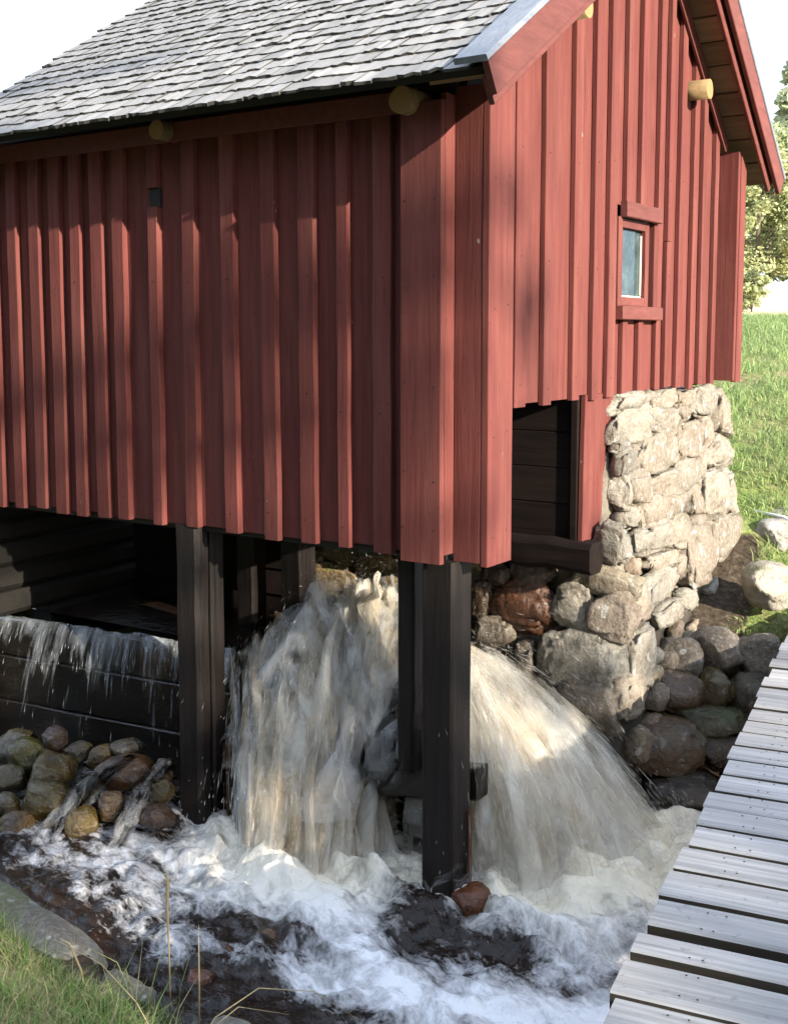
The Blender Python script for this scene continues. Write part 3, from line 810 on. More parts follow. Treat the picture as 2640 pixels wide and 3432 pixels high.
for ya, s_ in ((EAVE_Y - .03, PL), (R_EY + .035, -PR)):
    n = Vector((0, -s_, 1)).normalized()
    za = EAVE_Z + PL * (ya - EAVE_Y) if s_ > 0 else RIDGE_Z - PR * (ya - RIDGE_Y)
    bar('verge_cap', Vector((.240, ya, za)) + n * .044, Vector((.240, RIDGE_Y, RIDGE_Z)) + n * .044, (.135, 0, 0), n * .024, M['verge'], roof, 3, .004)
# --- round log ends under the eave and at the gable purlins
def log_end(p0, p1, r):
    o = tube('log_end', [p0, p1], [r, r], M['log'], house, 18, True, False, .03)
    o.data.materials.append(M['log_end'])
    o.data.polygons[-1].material_index = 1
    org = Vector(p1)
    for v in o.data.vertices: v.co -= org
    o.location = org
    for p in o.data.polygons:
        if len(p.vertices) == 4: p.use_smooth = True
    return o
log_end((-1.49, .10, 3.208), (-1.49, -.09, 3.208), .044)
log_end((-.184, .10, 3.195), (-.184, -.10, 3.195), .053)
log_end((-2.75, .10, 3.185), (-2.75, -.14, 3.185), .05)
log_end((-.05, .60, 3.632), (.270, .60, 3.632), .047)
log_end((-.05, 2.40, 3.62), (.165, 2.40, 3.62), .052)
# --- floor, posts and the timber work below
bar('floor_deck', (-2.9, .62, 1.50), (-.62, .62, 1.50), (0, 1.1, 0), (0, 0, .05), M['void'], house)
bar('sill_beam', (-2.9, .11, 1.47), (-.06, .11, 1.47), (0, 0, .16), (0, .13, 0), M['dark_x'], house, 4, .008, .002)
def post(name, x, y, z0, z1, w, d, jit=.003, ch=.012, taper=1.0, mat='dark_z'):
    return bar(name, (x, y, z0), (x, y, z1), (w, 0, 0), (0, d, 0), M[mat], house, 9, ch, jit, taper=taper)
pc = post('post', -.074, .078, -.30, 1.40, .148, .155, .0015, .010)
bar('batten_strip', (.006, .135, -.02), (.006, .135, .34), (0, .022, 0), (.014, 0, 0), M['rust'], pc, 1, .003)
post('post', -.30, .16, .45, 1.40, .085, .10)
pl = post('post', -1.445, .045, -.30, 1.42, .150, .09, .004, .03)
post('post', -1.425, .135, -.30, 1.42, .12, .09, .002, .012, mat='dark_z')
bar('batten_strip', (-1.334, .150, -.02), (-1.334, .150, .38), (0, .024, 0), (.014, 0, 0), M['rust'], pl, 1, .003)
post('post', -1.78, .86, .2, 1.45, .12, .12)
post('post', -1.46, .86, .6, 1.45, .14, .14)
# plank side of the flume chamber with its red end board and the beam it stands on
for k in range(4):
    z = 1.33 + k * .172
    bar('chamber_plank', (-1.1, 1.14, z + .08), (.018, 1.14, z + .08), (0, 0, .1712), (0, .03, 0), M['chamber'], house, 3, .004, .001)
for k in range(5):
    bar('race_shade_board', (-2.9, 1.12 - .012 * k, .62 + .15 * k), (-1.72, 1.12 - .012 * k, .62 + .15 * k), (0, 0, .146), (0, .03, 0), M['chamber'], house, 3, .004, .002)  # dark boards added to make the back of the race read as deep shade
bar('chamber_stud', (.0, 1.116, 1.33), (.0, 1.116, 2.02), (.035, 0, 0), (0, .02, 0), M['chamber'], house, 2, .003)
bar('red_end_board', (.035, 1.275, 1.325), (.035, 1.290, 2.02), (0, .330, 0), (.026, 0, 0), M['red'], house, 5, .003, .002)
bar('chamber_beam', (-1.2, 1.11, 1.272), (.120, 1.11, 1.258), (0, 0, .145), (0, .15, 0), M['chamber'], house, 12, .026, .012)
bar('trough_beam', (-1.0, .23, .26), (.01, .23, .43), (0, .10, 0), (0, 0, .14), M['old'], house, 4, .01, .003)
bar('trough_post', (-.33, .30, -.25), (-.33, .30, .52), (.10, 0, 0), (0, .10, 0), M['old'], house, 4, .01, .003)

# ------------------------------------------------------------------ stone foundation
FST = [(2, 0.064, 1.572, 1.960, 0.416, 0.089), (2, 0.064, 1.867, 1.955, 0.151, 0.099), (2, 0.065, 2.085, 1.954, 0.267, 0.096), (2, 0.066, 2.356, 1.942, 0.211, 0.079), (2, 0.071, 2.644, 1.902, 0.372, 0.185), (2, 0.078, 2.967, 1.836, 0.538, 0.270), (2, 0.076, 1.542, 1.849, 0.442, 0.172), (2, 0.079, 1.971, 1.835, 0.396, 0.151), (2, 0.074, 2.281, 1.880, 0.188, 0.098), (2, 0.092, 2.365, 1.724, 0.382, 0.179), (2, 0.092, 2.638, 1.732, 0.164, 0.150), (2, 0.098, 1.855, 1.675, 0.530, 0.192), (2, 0.097, 2.206, 1.684, 0.146, 0.130), (2, 0.099, 1.415, 1.672, 0.306, 0.140), (2, 0.088, 1.407, 1.760, 0.204, 0.052), (2, 0.116, 1.307, 1.533, 0.252, 0.149), (2, 0.114, 1.566, 1.534, 0.227, 0.178), (2, 0.117, 1.916, 1.520, 0.384, 0.125), (2, 0.116, 2.255, 1.530, 0.349, 0.176), (2, 0.107, 2.855, 1.604, 0.431, 0.183), (2, 0.110, 2.480, 1.575, 0.176, 0.161), (2, 0.132, 2.074, 1.396, 0.346, 0.140), (2, 0.133, 2.369, 1.380, 0.262, 0.172), (2, 0.133, 2.629, 1.384, 0.360, 0.274), (2, 0.135, 2.965, 1.360, 0.369, 0.257), (2, 0.131, 1.736, 1.405, 0.346, 0.165), (2, 0.130, 1.325, 1.405, 0.418, 0.086), (1, 0.142, 1.243, 1.307, 0.135, 0.159), (2, 0.146, 1.562, 1.278, 0.192, 0.095), (2, 0.146, 1.772, 1.272, 0.314, 0.153), (2, 0.150, 2.055, 1.239, 0.288, 0.191), (2, 0.166, 2.375, 1.100, 0.544, 0.319), (2, 0.162, 2.836, 1.143, 0.595, 0.239), (2, 0.163, 1.803, 1.138, 0.296, 0.074), (2, 0.170, 2.030, 1.077, 0.181, 0.102), (2, 0.176, 1.775, 1.026, 0.442, 0.154), (1, 0.127, 1.216, 1.120, 0.259, 0.125), (2, 0.180, 1.501, 0.991, 0.252, 0.171), (1, 0.164, 1.193, 0.973, 0.202, 0.204), (2, 0.196, 2.173, 0.865, 0.200, 0.104), (2, 0.197, 1.833, 0.848, 0.272, 0.099), (1, -0.464, 1.211, 1.092, 0.135, 0.119), (1, -0.263, 1.216, 1.122, 0.191, 0.117), (1, -0.524, 1.191, 0.959, 0.118, 0.152), (1, -0.291, 1.190, 0.964, 0.314, 0.203), (1, -0.036, 1.192, 0.974, 0.184, 0.198), (1, 0.034, 1.156, 0.736, 0.371, 0.273), (2, 0.211, 1.393, 0.723, 0.242, 0.254), (1, -0.368, 1.142, 0.636, 0.141, 0.157), (1, -0.254, 1.142, 0.662, 0.087, 0.202), (1, -0.453, 1.164, 0.795, 0.179, 0.159), (1, 0.081, 1.116, 0.498, 0.270, 0.226), (2, 0.231, 1.291, 0.571, 0.296, 0.190), (1, -1.611, 1.201, 1.029, 0.121, 0.114), (1, -1.443, 1.210, 1.081, 0.203, 0.078), (1, -1.209, 1.207, 1.063, 0.246, 0.136), (1, -1.461, 1.189, 0.951, 0.278, 0.156), (1, -1.263, 1.179, 0.880, 0.186, 0.154), (1, -1.524, 1.171, 0.849, 0.237, 0.087), (1, -1.635, 1.187, 0.948, 0.066, 0.079), (1, -1.083, 1.187, 0.953, 0.140, 0.134)]
TONE = "PTTYPTPPBBKTPGPPTTPPKTBPGKPPGGTKTTKGYKKGGDDDRGGGDBBKTMMMMMMMM"
TC = dict(P=(.20, .182, .148), T=(.185, .15, .11), B=(.13, .09, .058), K=(.205, .152, .112), G=(.21, .20, .17), D=(.07, .044, .026), R=(.11, .044, .022), Y=(.215, .175, .11), M=(.15, .10, .036))
WETI = {41, 42, 43, 44, 46, 48, 49, 50, 51}
found = empty('stone_foundation', (OX, OY, 0), TH)
tag(found, 'pale mortared fieldstone foundation under the red gable', 'stone wall')
def fx(z): return .06 + .12 * (2.0 - z)
def fy(z): return 1.35 - .156 * (2.0 - z)
# mortar body
zs = [-.3 + i * .06 for i in range(39)]; zs = [z for z in zs if z < 1.985] + [1.985]
plan_n = 110
mv, mf = [], []
for z in zs:
    xf, yf = fx(z) - .046, fy(z) + .046
    pth = []
    for k in range(plan_n):
        s = k / (plan_n - 1) * 6.6
        if s < 3.0: p = (-2.95 + s * (xf + 2.95) / 3.0, yf)
        elif s < 4.9: p = (xf, yf + (s - 3.0) / 1.9 * (3.06 - yf))
        else: p = (xf - (s - 4.9) / 1.7 * 1.7, 3.06)
        n = .022 * fbm(p[0] * 6, p[1] * 6, z * 6, 4)
        pth.append((p[0] + n, p[1] - n * (1 if s < 4.9 else -1), z))
    mv += pth
for j in range(len(zs) - 1):
    for i in range(plan_n - 1):
        a = j * plan_n + i; mf.append((a, a + 1, a + plan_n + 1, a + plan_n))
t0 = (len(zs) - 1) * plan_n
mf.append(tuple(t0 + i for i in range(plan_n)))
mesh('mortar', mv, mf, M['mortar'], found, True)
for i, (k, x, y, z, w, h) in enumerate(FST):
    dep = min(.20, .09 + .30 * min(w, h))
    col = TC[TONE[i]]; r = random.Random(i)
    if TONE[i] in 'PTKGYB': col = tuple(c * .5 + o * .5 for c, o in zip(col, (.185, .17, .14)))
    tv_ = r.uniform(.82, 1.15); col = tuple(c * tv_ for c in col)
    w *= 1.34; h *= 1.32
    if k == 2 and y - w / 2 < 1.345 and z > 1.22:
        y1_ = y + w / 2; w = max(.14, y1_ - 1.345); y = 1.345 + w / 2
    sz = (dep, w, h) if k == 2 else (w, dep, h)
    lc = (x - dep * .06, y, z) if k == 2 else (x, y + dep * .10, z)
    if i == 5: sz = (.26, .34, h); lc = (.05, 2.90, z)
    if i in (19, 24, 32): sz = (.24, w * .8, h); lc = (x - .03, y - .05, z)
    rock('stone', lc, sz, 200 + i, M['wet'] if i in WETI else M['stone'], found, 4, (r.uniform(-.12, .12), r.uniform(-.12, .12), r.uniform(-.1, .1)), .22, color=col, moss=.75 if TONE[i] == 'M' else .12, boxy=.55)
# remaining stones of the wall: inner race side, the far end and the hidden lower courses
cnt = 0; used = [(f[1], f[2], f[3]) for f in FST]
def fill(k, a0, a1, z0, z1, tones, wet):
    global cnt
    z = z0
    while z < z1:
        hgt = RND.uniform(.13, .19); a = a0 + RND.uniform(-.05, .05)
        while a < a1:
            w = RND.uniform(.15, .30); zc = z + RND.uniform(-.02, .02)
            if k == 1: p = (a + w / 2, fy(zc), zc)
            elif k == 2: p = (fx(zc), a + w / 2, zc)
            else: p = (a + w / 2, 3.06, zc)
            if min(math.dist(p, u) for u in used) > .17:
                d = .15; c = TC[RND.choice(tones)]
                rock('stone', p, (d, w, hgt) if k == 2 else (w, d, hgt), 400 + cnt, M['wet'] if wet else M['stone'], found, 3, (0, 0, 0), .17, color=c, moss=.3, boxy=.42); cnt += 1
                used.append(p)
            a += w + .01
        z += hgt * .96
chr_ = random.Random(77); placed = [(f[2], f[3], f[4] * .62, f[5] * .62) for f in FST if f[0] == 2]
for _ in range(120):
    y_, z_ = chr_.uniform(1.36, 3.0), chr_.uniform(.55, 1.97); rw, rh = chr_.uniform(.05, .085), chr_.uniform(.028, .05)
    if all(((y_ - a) / (w_ + rw * .7)) ** 2 + ((z_ - b) / (h_ + rh * .7)) ** 2 > 1 for a, b, w_, h_ in placed):
        placed.append((y_, z_, rw, rh)); c = TC[chr_.choice('PTKGY')]
        rock('stone', (fx(z_) - .015, y_, z_), (.09, rw * 2.2, rh * 2.3), 600 + len(placed), M['stone'], found, 3, (chr_.uniform(-.5, .5), 0, 0), .2, color=c, moss=.1, boxy=.45)
fill(1, -2.6, .12, .05, 1.25, 'DBMD', True)
fill(2, 1.25, 2.2, .30, .75, 'TGB', False)
fill(3, -1.4, -.05, 1.2, 1.95, 'PTG', False)

# ------------------------------------------------------------------ boulders of the right bank and rocks in the stream
def boulder(loc, size, seed, col, wet, label, group=None, rot=0.0, moss=.4, boxy=.35, rough=.13, tilt=0.0, cat='boulder', name='boulder', sub=4):
    if group == 'boulders stacked below the grassy bank':
        size = tuple(v * 1.2 for v in size)
        if not wet: col = tuple(v * .62 for v in col)
    if wet:
        mv_ = sum(col) / 3; col = tuple(max(.004, (mv_ + (v - mv_) * 1.5) * .62) for v in col)
    o = rock(name, loc, size, seed, M['wet'] if wet else M['stone'], None, sub, (tilt, 0, rot), rough, color=col, moss=moss, boxy=boxy)
    return tag(o, label, cat, group)
G1 = 'boulders stacked below the grassy bank'
boulder((1.47, 6.02, .61), (.25, .26, .20), 11, (.17, .15, .125), False, 'rounded grey boulder beside the stone foundation, leftmost of the top row below the grass', G1, .3, .25)
boulder((1.71, 6.06, .63), (.25, .26, .245), 12, (.21, .175, .14), False, 'tall dome-topped grey boulder, middle of the top row below the grass', G1, .8, .3)
boulder((1.93, 6.04, .60), (.23, .24, .22), 13, (.17, .15, .12), False, 'rugged grey boulder of the top row touching the footbridge end', G1, 1.4, .35, .45)
boulder((1.425, 5.90, .475), (.285, .26, .205), 14, (.10, .062, .035), True, 'brown glossy boulder with white lichen flecks under the leftmost top-row boulder', G1, .2, .3, .45)
boulder((1.655, 5.90, .465), (.185, .2, .21), 15, (.095, .07, .035), True, 'olive-brown upright boulder with a bright white spot', G1, .1, .35, .4)
boulder((1.585, 5.80, .345), (.33, .24, .14), 16, (.06, .055, .03), True, 'flat mossy boulder wedged beneath the olive-brown upright one', G1, -.15, 1.0)
boulder((1.325, 5.74, .245), (.41, .36, .28), 17, (.085, .05, .026), True, 'largest wet brown boulder at the stream edge beside the cascade', G1, -.1, .35, .4)
boulder((1.64, 5.74, .215), (.26, .24, .17), 18, (.05, .035, .022), True, 'dark brown boulder in the shade under the mossy flat one', G1, .2, .2)
boulder((1.86, 5.90, .42), (.24, .24, .26), 19, (.05, .042, .03), True, 'dark boulder half hidden beneath the footbridge edge', G1, .5, .4)
boulder((1.45, 5.60, .06), (.42, .30, .16), 20, (.035, .025, .018), True, 'low dark wet rock at the waterline below the largest brown boulder', G1, .2, .1)
boulder((1.80, 5.66, .14), (.30, .28, .22), 21, (.04, .03, .02), True, 'dark waterside rock in deep shadow right beside the footbridge', G1, .9, .1)
boulder((2.10, 5.95, .40), (.34, .3, .4), 22, (.10, .085, .06), False, 'boulder carrying the far end of the footbridge', G1, .9, .2)
boulder((2.06, 6.35, .93), (.30, .28, .26), 23, (0.3, 0.276, 0.228), False, 'large pale lichen-covered boulder lying in the grass near the footbridge', None, .3, .7)
boulder((2.30, 6.98, 1.07), (.26, .24, .26), 24, (0.264, 0.258, 0.24), False, 'upright pale grey rock in the grass below the white pipe', None, .6, .2)
boulder((2.40, 7.28, 1.17), (.40, .3, .14), 25, (0.276, 0.27, 0.252), False, 'low flat grey rock in the grass behind the white pipe', None, .1, .2)
boulder((1.50, 6.42, .735), (.11, .09, .06), 26, (0.33, 0.3, 0.27), False, 'small pale angular stone on the bare soil', None, .7, 0, .5, sub=3, cat='stone', name='loose_stone')
boulder((1.60, 6.50, .765), (.06, .05, .03), 27, (0.312, 0.264, 0.198), False, 'tiny cream pebble on the bare soil beside the moss', None, .2, 0, .5, sub=3, cat='stone', name='loose_stone')
boulder((1.33, 6.36, .74), (.16, .16, .18), 28, (0.252, 0.24, 0.222), False, 'white-flecked stone at the foot of the foundation above the rounded grey boulder', None, .2, .2, cat='stone', name='loose_stone')
G2 = 'rocks piled below the weir'
LR = [((-1.87, 5.82, .16), (.19, .19, .165), (.07, .075, .02), .9, 'green mossy rock under the left end of the weir'),
      ((-1.75, 5.87, .215), (.125, .13, .14), (.06, .035, .04), .05, 'small purplish wet rock standing against the weir planks'),
      ((-1.70, 5.65, .14), (.27, .22, .165), (.12, .085, .03), .2, 'broad golden-brown rock below the purplish one'),
      ((-1.93, 5.66, .085), (.16, .17, .14), (.10, .08, .035), .3, 'tan wet rock cut by the left picture edge below the mossy one'),
      ((-1.67, 5.43, .06), (.245, .22, .20), (.10, .078, .028), .35, 'large olive glistening rock in front of the golden-brown one'),
      ((-1.87, 5.45, .035), (.12, .14, .125), (.11, .085, .045), .2, 'small tan rock left of the large olive one'),
      ((-1.77, 5.30, .0), (.15, .16, .13), (.13, .075, .03), .1, 'rust-brown rock at the waterline below the large olive one'),
      ((-1.46, 5.26, .045), (.15, .15, .13), (.13, .095, .045), .1, 'brown rounded rock at the waterline with foam at its right'),
      ((-1.60, 5.78, .19), (.13, .12, .10), (.09, .08, .06), .3, 'grey-green rock behind the golden-brown one against the weir'),
      ((-1.32, 5.55, .17), (.265, .20, .145), (.14, .065, .04), .05, 'wide reddish rock in the middle of the pile'),
      ((-1.34, 5.72, .235), (.16, .14, .085), (.11, .105, .10), .1, 'flat grey wet rock on top of the wide reddish one'),
      ((-1.47, 5.70, .19), (.11, .12, .135), (.15, .10, .055), .1, 'narrow tan rock left of the wide reddish one'),
      ((-1.11, 5.47, .20), (.10, .11, .135), (.12, .07, .04), .1, 'upright brown rock beside the left post'),
      ((-1.47, 5.46, .115), (.10, .11, .115), (.10, .09, .07), .2, 'small grey rock between the olive and the reddish rocks'),
      ((-1.09, 5.20, .095), (.15, .14, .10), (.06, .03, .03), .05, 'dark maroon dome-shaped rock at the foot of the left post'),
      ((-1.33, 5.32, .095), (.10, .12, .13), (.10, .06, .04), .1, 'brown rock behind the white trickle of foam'),
      ((-1.10, 5.34, .155), (.10, .11, .115), (.10, .075, .04), .2, 'olive rock under the upright brown one beside the left post'),
      ((-1.98, 5.98, .12), (.2, .2, .2), (.06, .05, .03), .4, 'dark rock at the weir foot by the left picture edge')]
for i, (lc, sz, col, ms, lab) in enumerate(LR):
    col = tuple(c * .55 + o * .35 for c, o in zip(col, (.075, .055, .022)))
    boulder(lc, tuple(s * 1.12 for s in sz), 60 + i, tuple(c * 1.15 for c in col), True, lab, G2, i * .7 % 3, ms, .35, .12)
boulder((.315, 4.515, .035), (.17, .16, .13), 90, (.16, .06, .025), True, 'rust-red wet stone at the foot of the corner post', None, .4, 0)
boulder((-.66, 4.18, -.04), (.16, .13, .12), 91, (.10, .035, .015), True, 'dark red-brown stone half under water beside the grass bank', None, .3, 0)
boulder((-.70, 4.02, -.02), (.12, .09, .08), 92, (.14, .05, .02), True, 'small rust-orange stone at the grass bank edge', None, .3, 0, sub=3)
boulder((-.5, 4.32, -.035), (.13, .11, .09), 93, (.20, .10, .04), True, 'orange-brown stone just breaking the foam in mid-stream', None, .3, 0, sub=3)
boulder((-1.42, 4.24, .04), (.95, .34, .26), 94, (.11, .112, .10), False, 'broad flat grey-green rock slab at the grassy stream bank', None, -.75, .55, .45, .09)
boulder((-.90, 3.74, .08), (.24, .14, .16), 95, (.12, .115, .095), False, 'smaller grey bank rock half hidden by grass', None, -.6, .5, .4)
boulder((-.50, 3.40, .10), (.24, .18, .20), 96, (.14, .137, .12), False, 'grey rock with a white lichen patch at the bottom bank edge', None, -.3, .2, .3)

# ------------------------------------------------------------------ plank weir and timber abutment on the left
weir = empty('plank_weir', (OX, OY, 0), TH)
tag(weir, 'dark wet plank weir that the thin sheet of water spills over', 'weir')
for k, (z, h) in enumerate(((.12, .25), (.375, .25), (.605, .20))):
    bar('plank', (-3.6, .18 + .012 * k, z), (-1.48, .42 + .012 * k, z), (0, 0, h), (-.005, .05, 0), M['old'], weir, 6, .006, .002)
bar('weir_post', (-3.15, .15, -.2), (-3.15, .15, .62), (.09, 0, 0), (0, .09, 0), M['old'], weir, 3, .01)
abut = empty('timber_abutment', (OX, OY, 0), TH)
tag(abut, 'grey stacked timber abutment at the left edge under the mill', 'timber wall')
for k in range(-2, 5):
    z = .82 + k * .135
    bar('timber', (-3.00 - .02 * (k % 2), .46 if k < 0 else -.06, z), (-3.1, 1.5, z), (.14, 0, 0), (0, 0, .128), M['shade_log'], abut, 4, .03, .004)

# ------------------------------------------------------------------ footbridge
BD, BRT = Vector((.4147, .91, 0)), Vector((.91, -.4147, 0))
bridge = empty('plank_footbridge', (.45, 2.43, 0), math.atan2(-.4147, .91))
tag(bridge, 'weathered grey plank footbridge over the stream', 'footbridge')
gaps = [-1.35, -1.19, -1.03, -.87, -.71, -.55, -.37, -.20, -.035, .129, .316, .459, .64, .817, .985, 1.15, 1.313, 1.462, 1.622]
while gaps[-1] < 4.6: gaps.append(gaps[-1] + RND.uniform(.150, .168))
for a, b in zip(gaps[:-1], gaps[1:]):
    g0 = .020 if abs(a - .316) < .01 or abs(a - .459) < .01 else .012
    g1 = .020 if abs(b - .316) < .01 or abs(b - .459) < .01 else .012
    a2, b2 = a + g0 * RND.uniform(.8, 1.2), b - g1 * RND.uniform(.8, 1.2)
    xs = RND.uniform(-.012, .008); dz = RND.uniform(-.004, .004); sk = RND.uniform(-.004, .004)
    pk = bar('plank', (xs, (a2 + b2) / 2 + sk, .776 + dz), (1.32 + RND.uniform(-.02, .02), (a2 + b2) / 2 - sk, .776 + dz + RND.uniform(-.003, .003)), (0, b2 - a2, 0), (0, 0, .048), M['plank'], bridge, 8, .005, .0014)
    pk.data.materials.append(M['plank_edge'])
    for p_ in pk.data.polygons:
        if abs(p_.normal.z) < .3: p_.material_index = 1
np_ = []
for a, b in zip(gaps[:-1], gaps[1:]):
    for x in (.13, .17):
        for k in (.25, .75): np_.append((x + RND.uniform(-.012, .012), a + (b - a) * k, .8025))
nails('nail_heads', np_, (0, 0, 1), .0035, bridge, M['void'])
for x in (.14, 1.12):
    bar('stringer', (x, -1.4, .66), (x, 4.6, .66), (.12, 0, 0), (0, 0, .17), M['old'], bridge, 4, .01)

# ------------------------------------------------------------------ white pipe in the grass
tag(tube('pipe', [(2.14, 7.36, 1.215), (2.36, 7.02, 1.20), (2.75, 6.45, 1.0)], [.013] * 3, M['pipe'], None, 8), 'thin white pipe lying on the grass beside the foundation', 'pipe')

# ------------------------------------------------------------------ falling water
G_ = 9.81
class Fall:
    def __init__(s): s.v, s.f, s.uv, s.d = [], [], [], []
    def sheet(s, ctrl, ns, nt, seed, jit=.03, dens=(.0, .0), wob=.03, vzk=1.0, fade=.16, tend=1.0, tstart=0.0, edge=.10):
        b0 = len(s.v); ks = len(ctrl) - 1; r = random.Random(seed); o = r.uniform(0, 90)
        for i in range(ns):
            u = i / (ns - 1); q = u * ks; k = min(int(q), ks - 1); q -= k
            P = [ctrl[k][0][m] * (1 - q) + ctrl[k + 1][0][m] * q for m in range(3)]
            E_ = [ctrl[k][1][m] * (1 - q) + ctrl[k + 1][1][m] * q for m in range(3)]
            vz = (ctrl[k][2] * (1 - q) + ctrl[k + 1][2] * q) * vzk
            n0 = fbm(u * 9 + o, 0, seed, 3)
            P[2] += jit * fbm(u * 14, o, 1, 3) * 1.4; P[1] += jit * n0; P[0] += jit * fbm(u * 6, o, 5, 3)
            vz += 1.1 * n0; E_[0] += jit * 1.1 * fbm(u * 7 + o, 3, seed, 3); E_[1] += jit * 1.1 * fbm(u * 7 + o, 9, seed, 3)
            T = (vz + math.sqrt(max(vz * vz + 2 * G_ * (P[2] - E_[2]), .01))) / G_
            for j in range(nt):
                t = tstart + (tend - tstart) * j / (nt - 1)
                x = P[0] + (E_[0] - P[0]) * t; y = P[1] + (E_[1] - P[1]) * t
                z = P[2] + vz * T * t - .5 * G_ * (T * t) ** 2
                w = wob * (.3 + t) 
                x += w * fbm(u * 16 + o, t * 2.2, 3, 3); y += w * fbm(u * 16 + o, t * 2.2, 8, 3); z += w * .5 * fbm(u * 16, t * 2.2 + o, 13, 3)
                s.v.append((x, y, z)); s.uv.append((u + seed * .37, t * (T / .5) + seed * .21))
                ed = min(u, 1 - u)
                dd = dens[0] + (dens[1] - dens[0]) * t - .55 * (1 - sstep(0, edge, ed)) - .6 * (1 - sstep(0, fade, t - tstart))
                if tend < 1: dd -= .8 * sstep(.55, 1.0, (t - tstart) / (tend - tstart))
                s.d.append(dd)
        for i in range(ns - 1):
            for j in range(nt - 1):
                a = b0 + i * nt + j; s.f.append((a, a + 1, a + nt + 1, a + nt))
    def build(s, name, mat, label, cat='falling water'):
        o = mesh(name, s.v, s.f, mat, None, True)
        o.location = (OX, OY, 0); o.rotation_euler = (0, 0, TH)
        a_ = o.data.attributes.new('dens', 'FLOAT', 'POINT'); a_.data.foreach_set('value', s.d)
        u_ = o.data.uv_layers.new(name='flow')
        ix = np.empty(len(o.data.loops), dtype=np.int32); o.data.loops.foreach_get('vertex_index', ix)
        u_.data.foreach_set('uv', np.array(s.uv, dtype=np.float32)[ix].ravel())
        return tag(o, label, cat, kind='stuff')
# control trajectories: start, landing, upward speed
FAN = [((-.20, .26, .86), (.015, .10, .0), .0), ((-.24, .40, .88), (.26, .22, .0), .0), ((-.29, .56, .88), (.46, .40, .0), -.1),
       ((-.36, .76, .82), (.585, .74, .0), -.3), ((-.46, .94, .74), (.56, 1.0, .0), -.4), ((-.52, 1.04, .68), (.47, 1.13, .0), -.45)]
CEN = [((-1.52, .46, .75), (-1.13, -.03, .0), .1), ((-1.38, .47, .80), (-.98, -.15, .0), .2), ((-1.18, .50, .93), (-.80, -.19, .0), .35), ((-.98, .52, 1.0), (-.62, -.16, .0), .35), ((-.86, .52, 1.0), (-.50, -.08, .0), .35)]
CEN2 = [((-1.06, .54, .98), (-.72, -.06, .16), .45), ((-.90, .52, 1.02), (-.60, -.02, .30), .5), ((-.72, .50, 1.04), (-.44, .03, .36), .45), ((-.54, .50, 1.01), (-.30, .10, .42), .35), ((-.42, .52, .97), (-.22, .14, .46), .25)]
JET1 = [((-1.62, .48, .715), (-1.16, .02, .0), .15), ((-1.56, .46, .73), (-1.10, -.04, .0), .15)]
JET2 = [((-1.44, .44, .77), (-1.10, -.02, .0), .2), ((-1.36, .42, .79), (-1.0, -.06, .0), .2)]
CREST = [((-1.35, .90, .86), (-.95, .40, .55), .7), ((-1.10, .85, .93), (-.80, .38, .55), .9), ((-.85, .80, .95), (-.6, .36, .55), .9), ((-.62, .78, .93), (-.42, .34, .55), .7)]
F1 = Fall()
for k in range(7):
    F1.sheet([((p[0] - .03 * k, p[1] + .012 * k, p[2] - .02 * k), (e[0] - .055 * k, e[1] + .015 * k, e[2]), v) for p, e, v in FAN], 130, 42, 11 + k, .08, (.10 + .07 * k, .18 + .08 * k), .06, 1.0, edge=.2, fade=.1)
F1.build('falling_water', M['fall'], 'broad cream-coloured fan of water bursting out behind the corner post')
F2 = Fall()
for k in range(7):
    F2.sheet([((p[0], p[1] + .035 * k, p[2] - .015 * k), (e[0] + .01 * k, e[1] + .05 * k, e[2]), v) for p, e, v in CEN], 110, 42, 31 + k, .12, (-.02 + .05 * k, .34 + .08 * k), .10, 1.0, edge=.14)
for k in range(4):
    F2.sheet([((p[0], p[1] + .05 * k, p[2] - .02 * k), (e[0], e[1] + .06 * k, e[2]), v) for p, e, v in CEN2], 80, 36, 41 + k, .17, (.42 + .06 * k, .34 + .05 * k), .12, 1.0, tend=.99, edge=.10)
F2.build('falling_water', M['fall'], 'heavy cream-coloured curtain of water falling between the two posts')
F3 = Fall()
for k in range(4):
    F3.sheet([((p[0], p[1] + .04 * k, p[2]), e, v) for p, e, v in CREST], 80, 24, 51 + k, .14, (.14, .02), .20, 1.0, fade=.2, edge=.2)
BUR = [((-1.05, .52, .80), (-1.42, .18, .42), .9), ((-.98, .50, .84), (-1.15, .10, .25), 1.3), ((-.85, .48, .84), (-.86, .02, .18), 1.5), ((-.66, .46, .86), (-.52, .04, .3), 1.5), ((-.5, .48, .86), (-.22, .12, .5), 1.1)]
for k in range(4):
    F3.sheet([((p[0], p[1] + .03 * k, p[2]), (e[0], e[1] + .05 * k, e[2]), v * (1 - .12 * k)) for p, e, v in BUR], 90, 30, 55 + k, .24, (.16, .14), .20, 1.0, fade=.08, edge=.15)
F3.build('falling_water', M['fall_pale'], 'splashing crest of water thrown up under the mill floor')
F4 = Fall()
for k in range(2):
    F4.sheet(JET1, 26, 30, 61 + k, .03, (.30, .28), .03, edge=.35); F4.sheet(JET2, 26, 30, 65 + k, .03, (.30, .30), .03, edge=.35)
F4.build('falling_water', M['fall_pale'], 'narrow twin jets of water right of the left post')
WEIRC = [((-3.6, .155, .742), (-3.55, -.10, .12), .0), ((-2.6, .27, .742), (-2.5, .0, .12), .0), ((-1.9, .345, .742), (-1.72, .08, .14), .0), ((-1.5, .39, .742), (-1.28, .10, .12), .0)]
F5 = Fall()
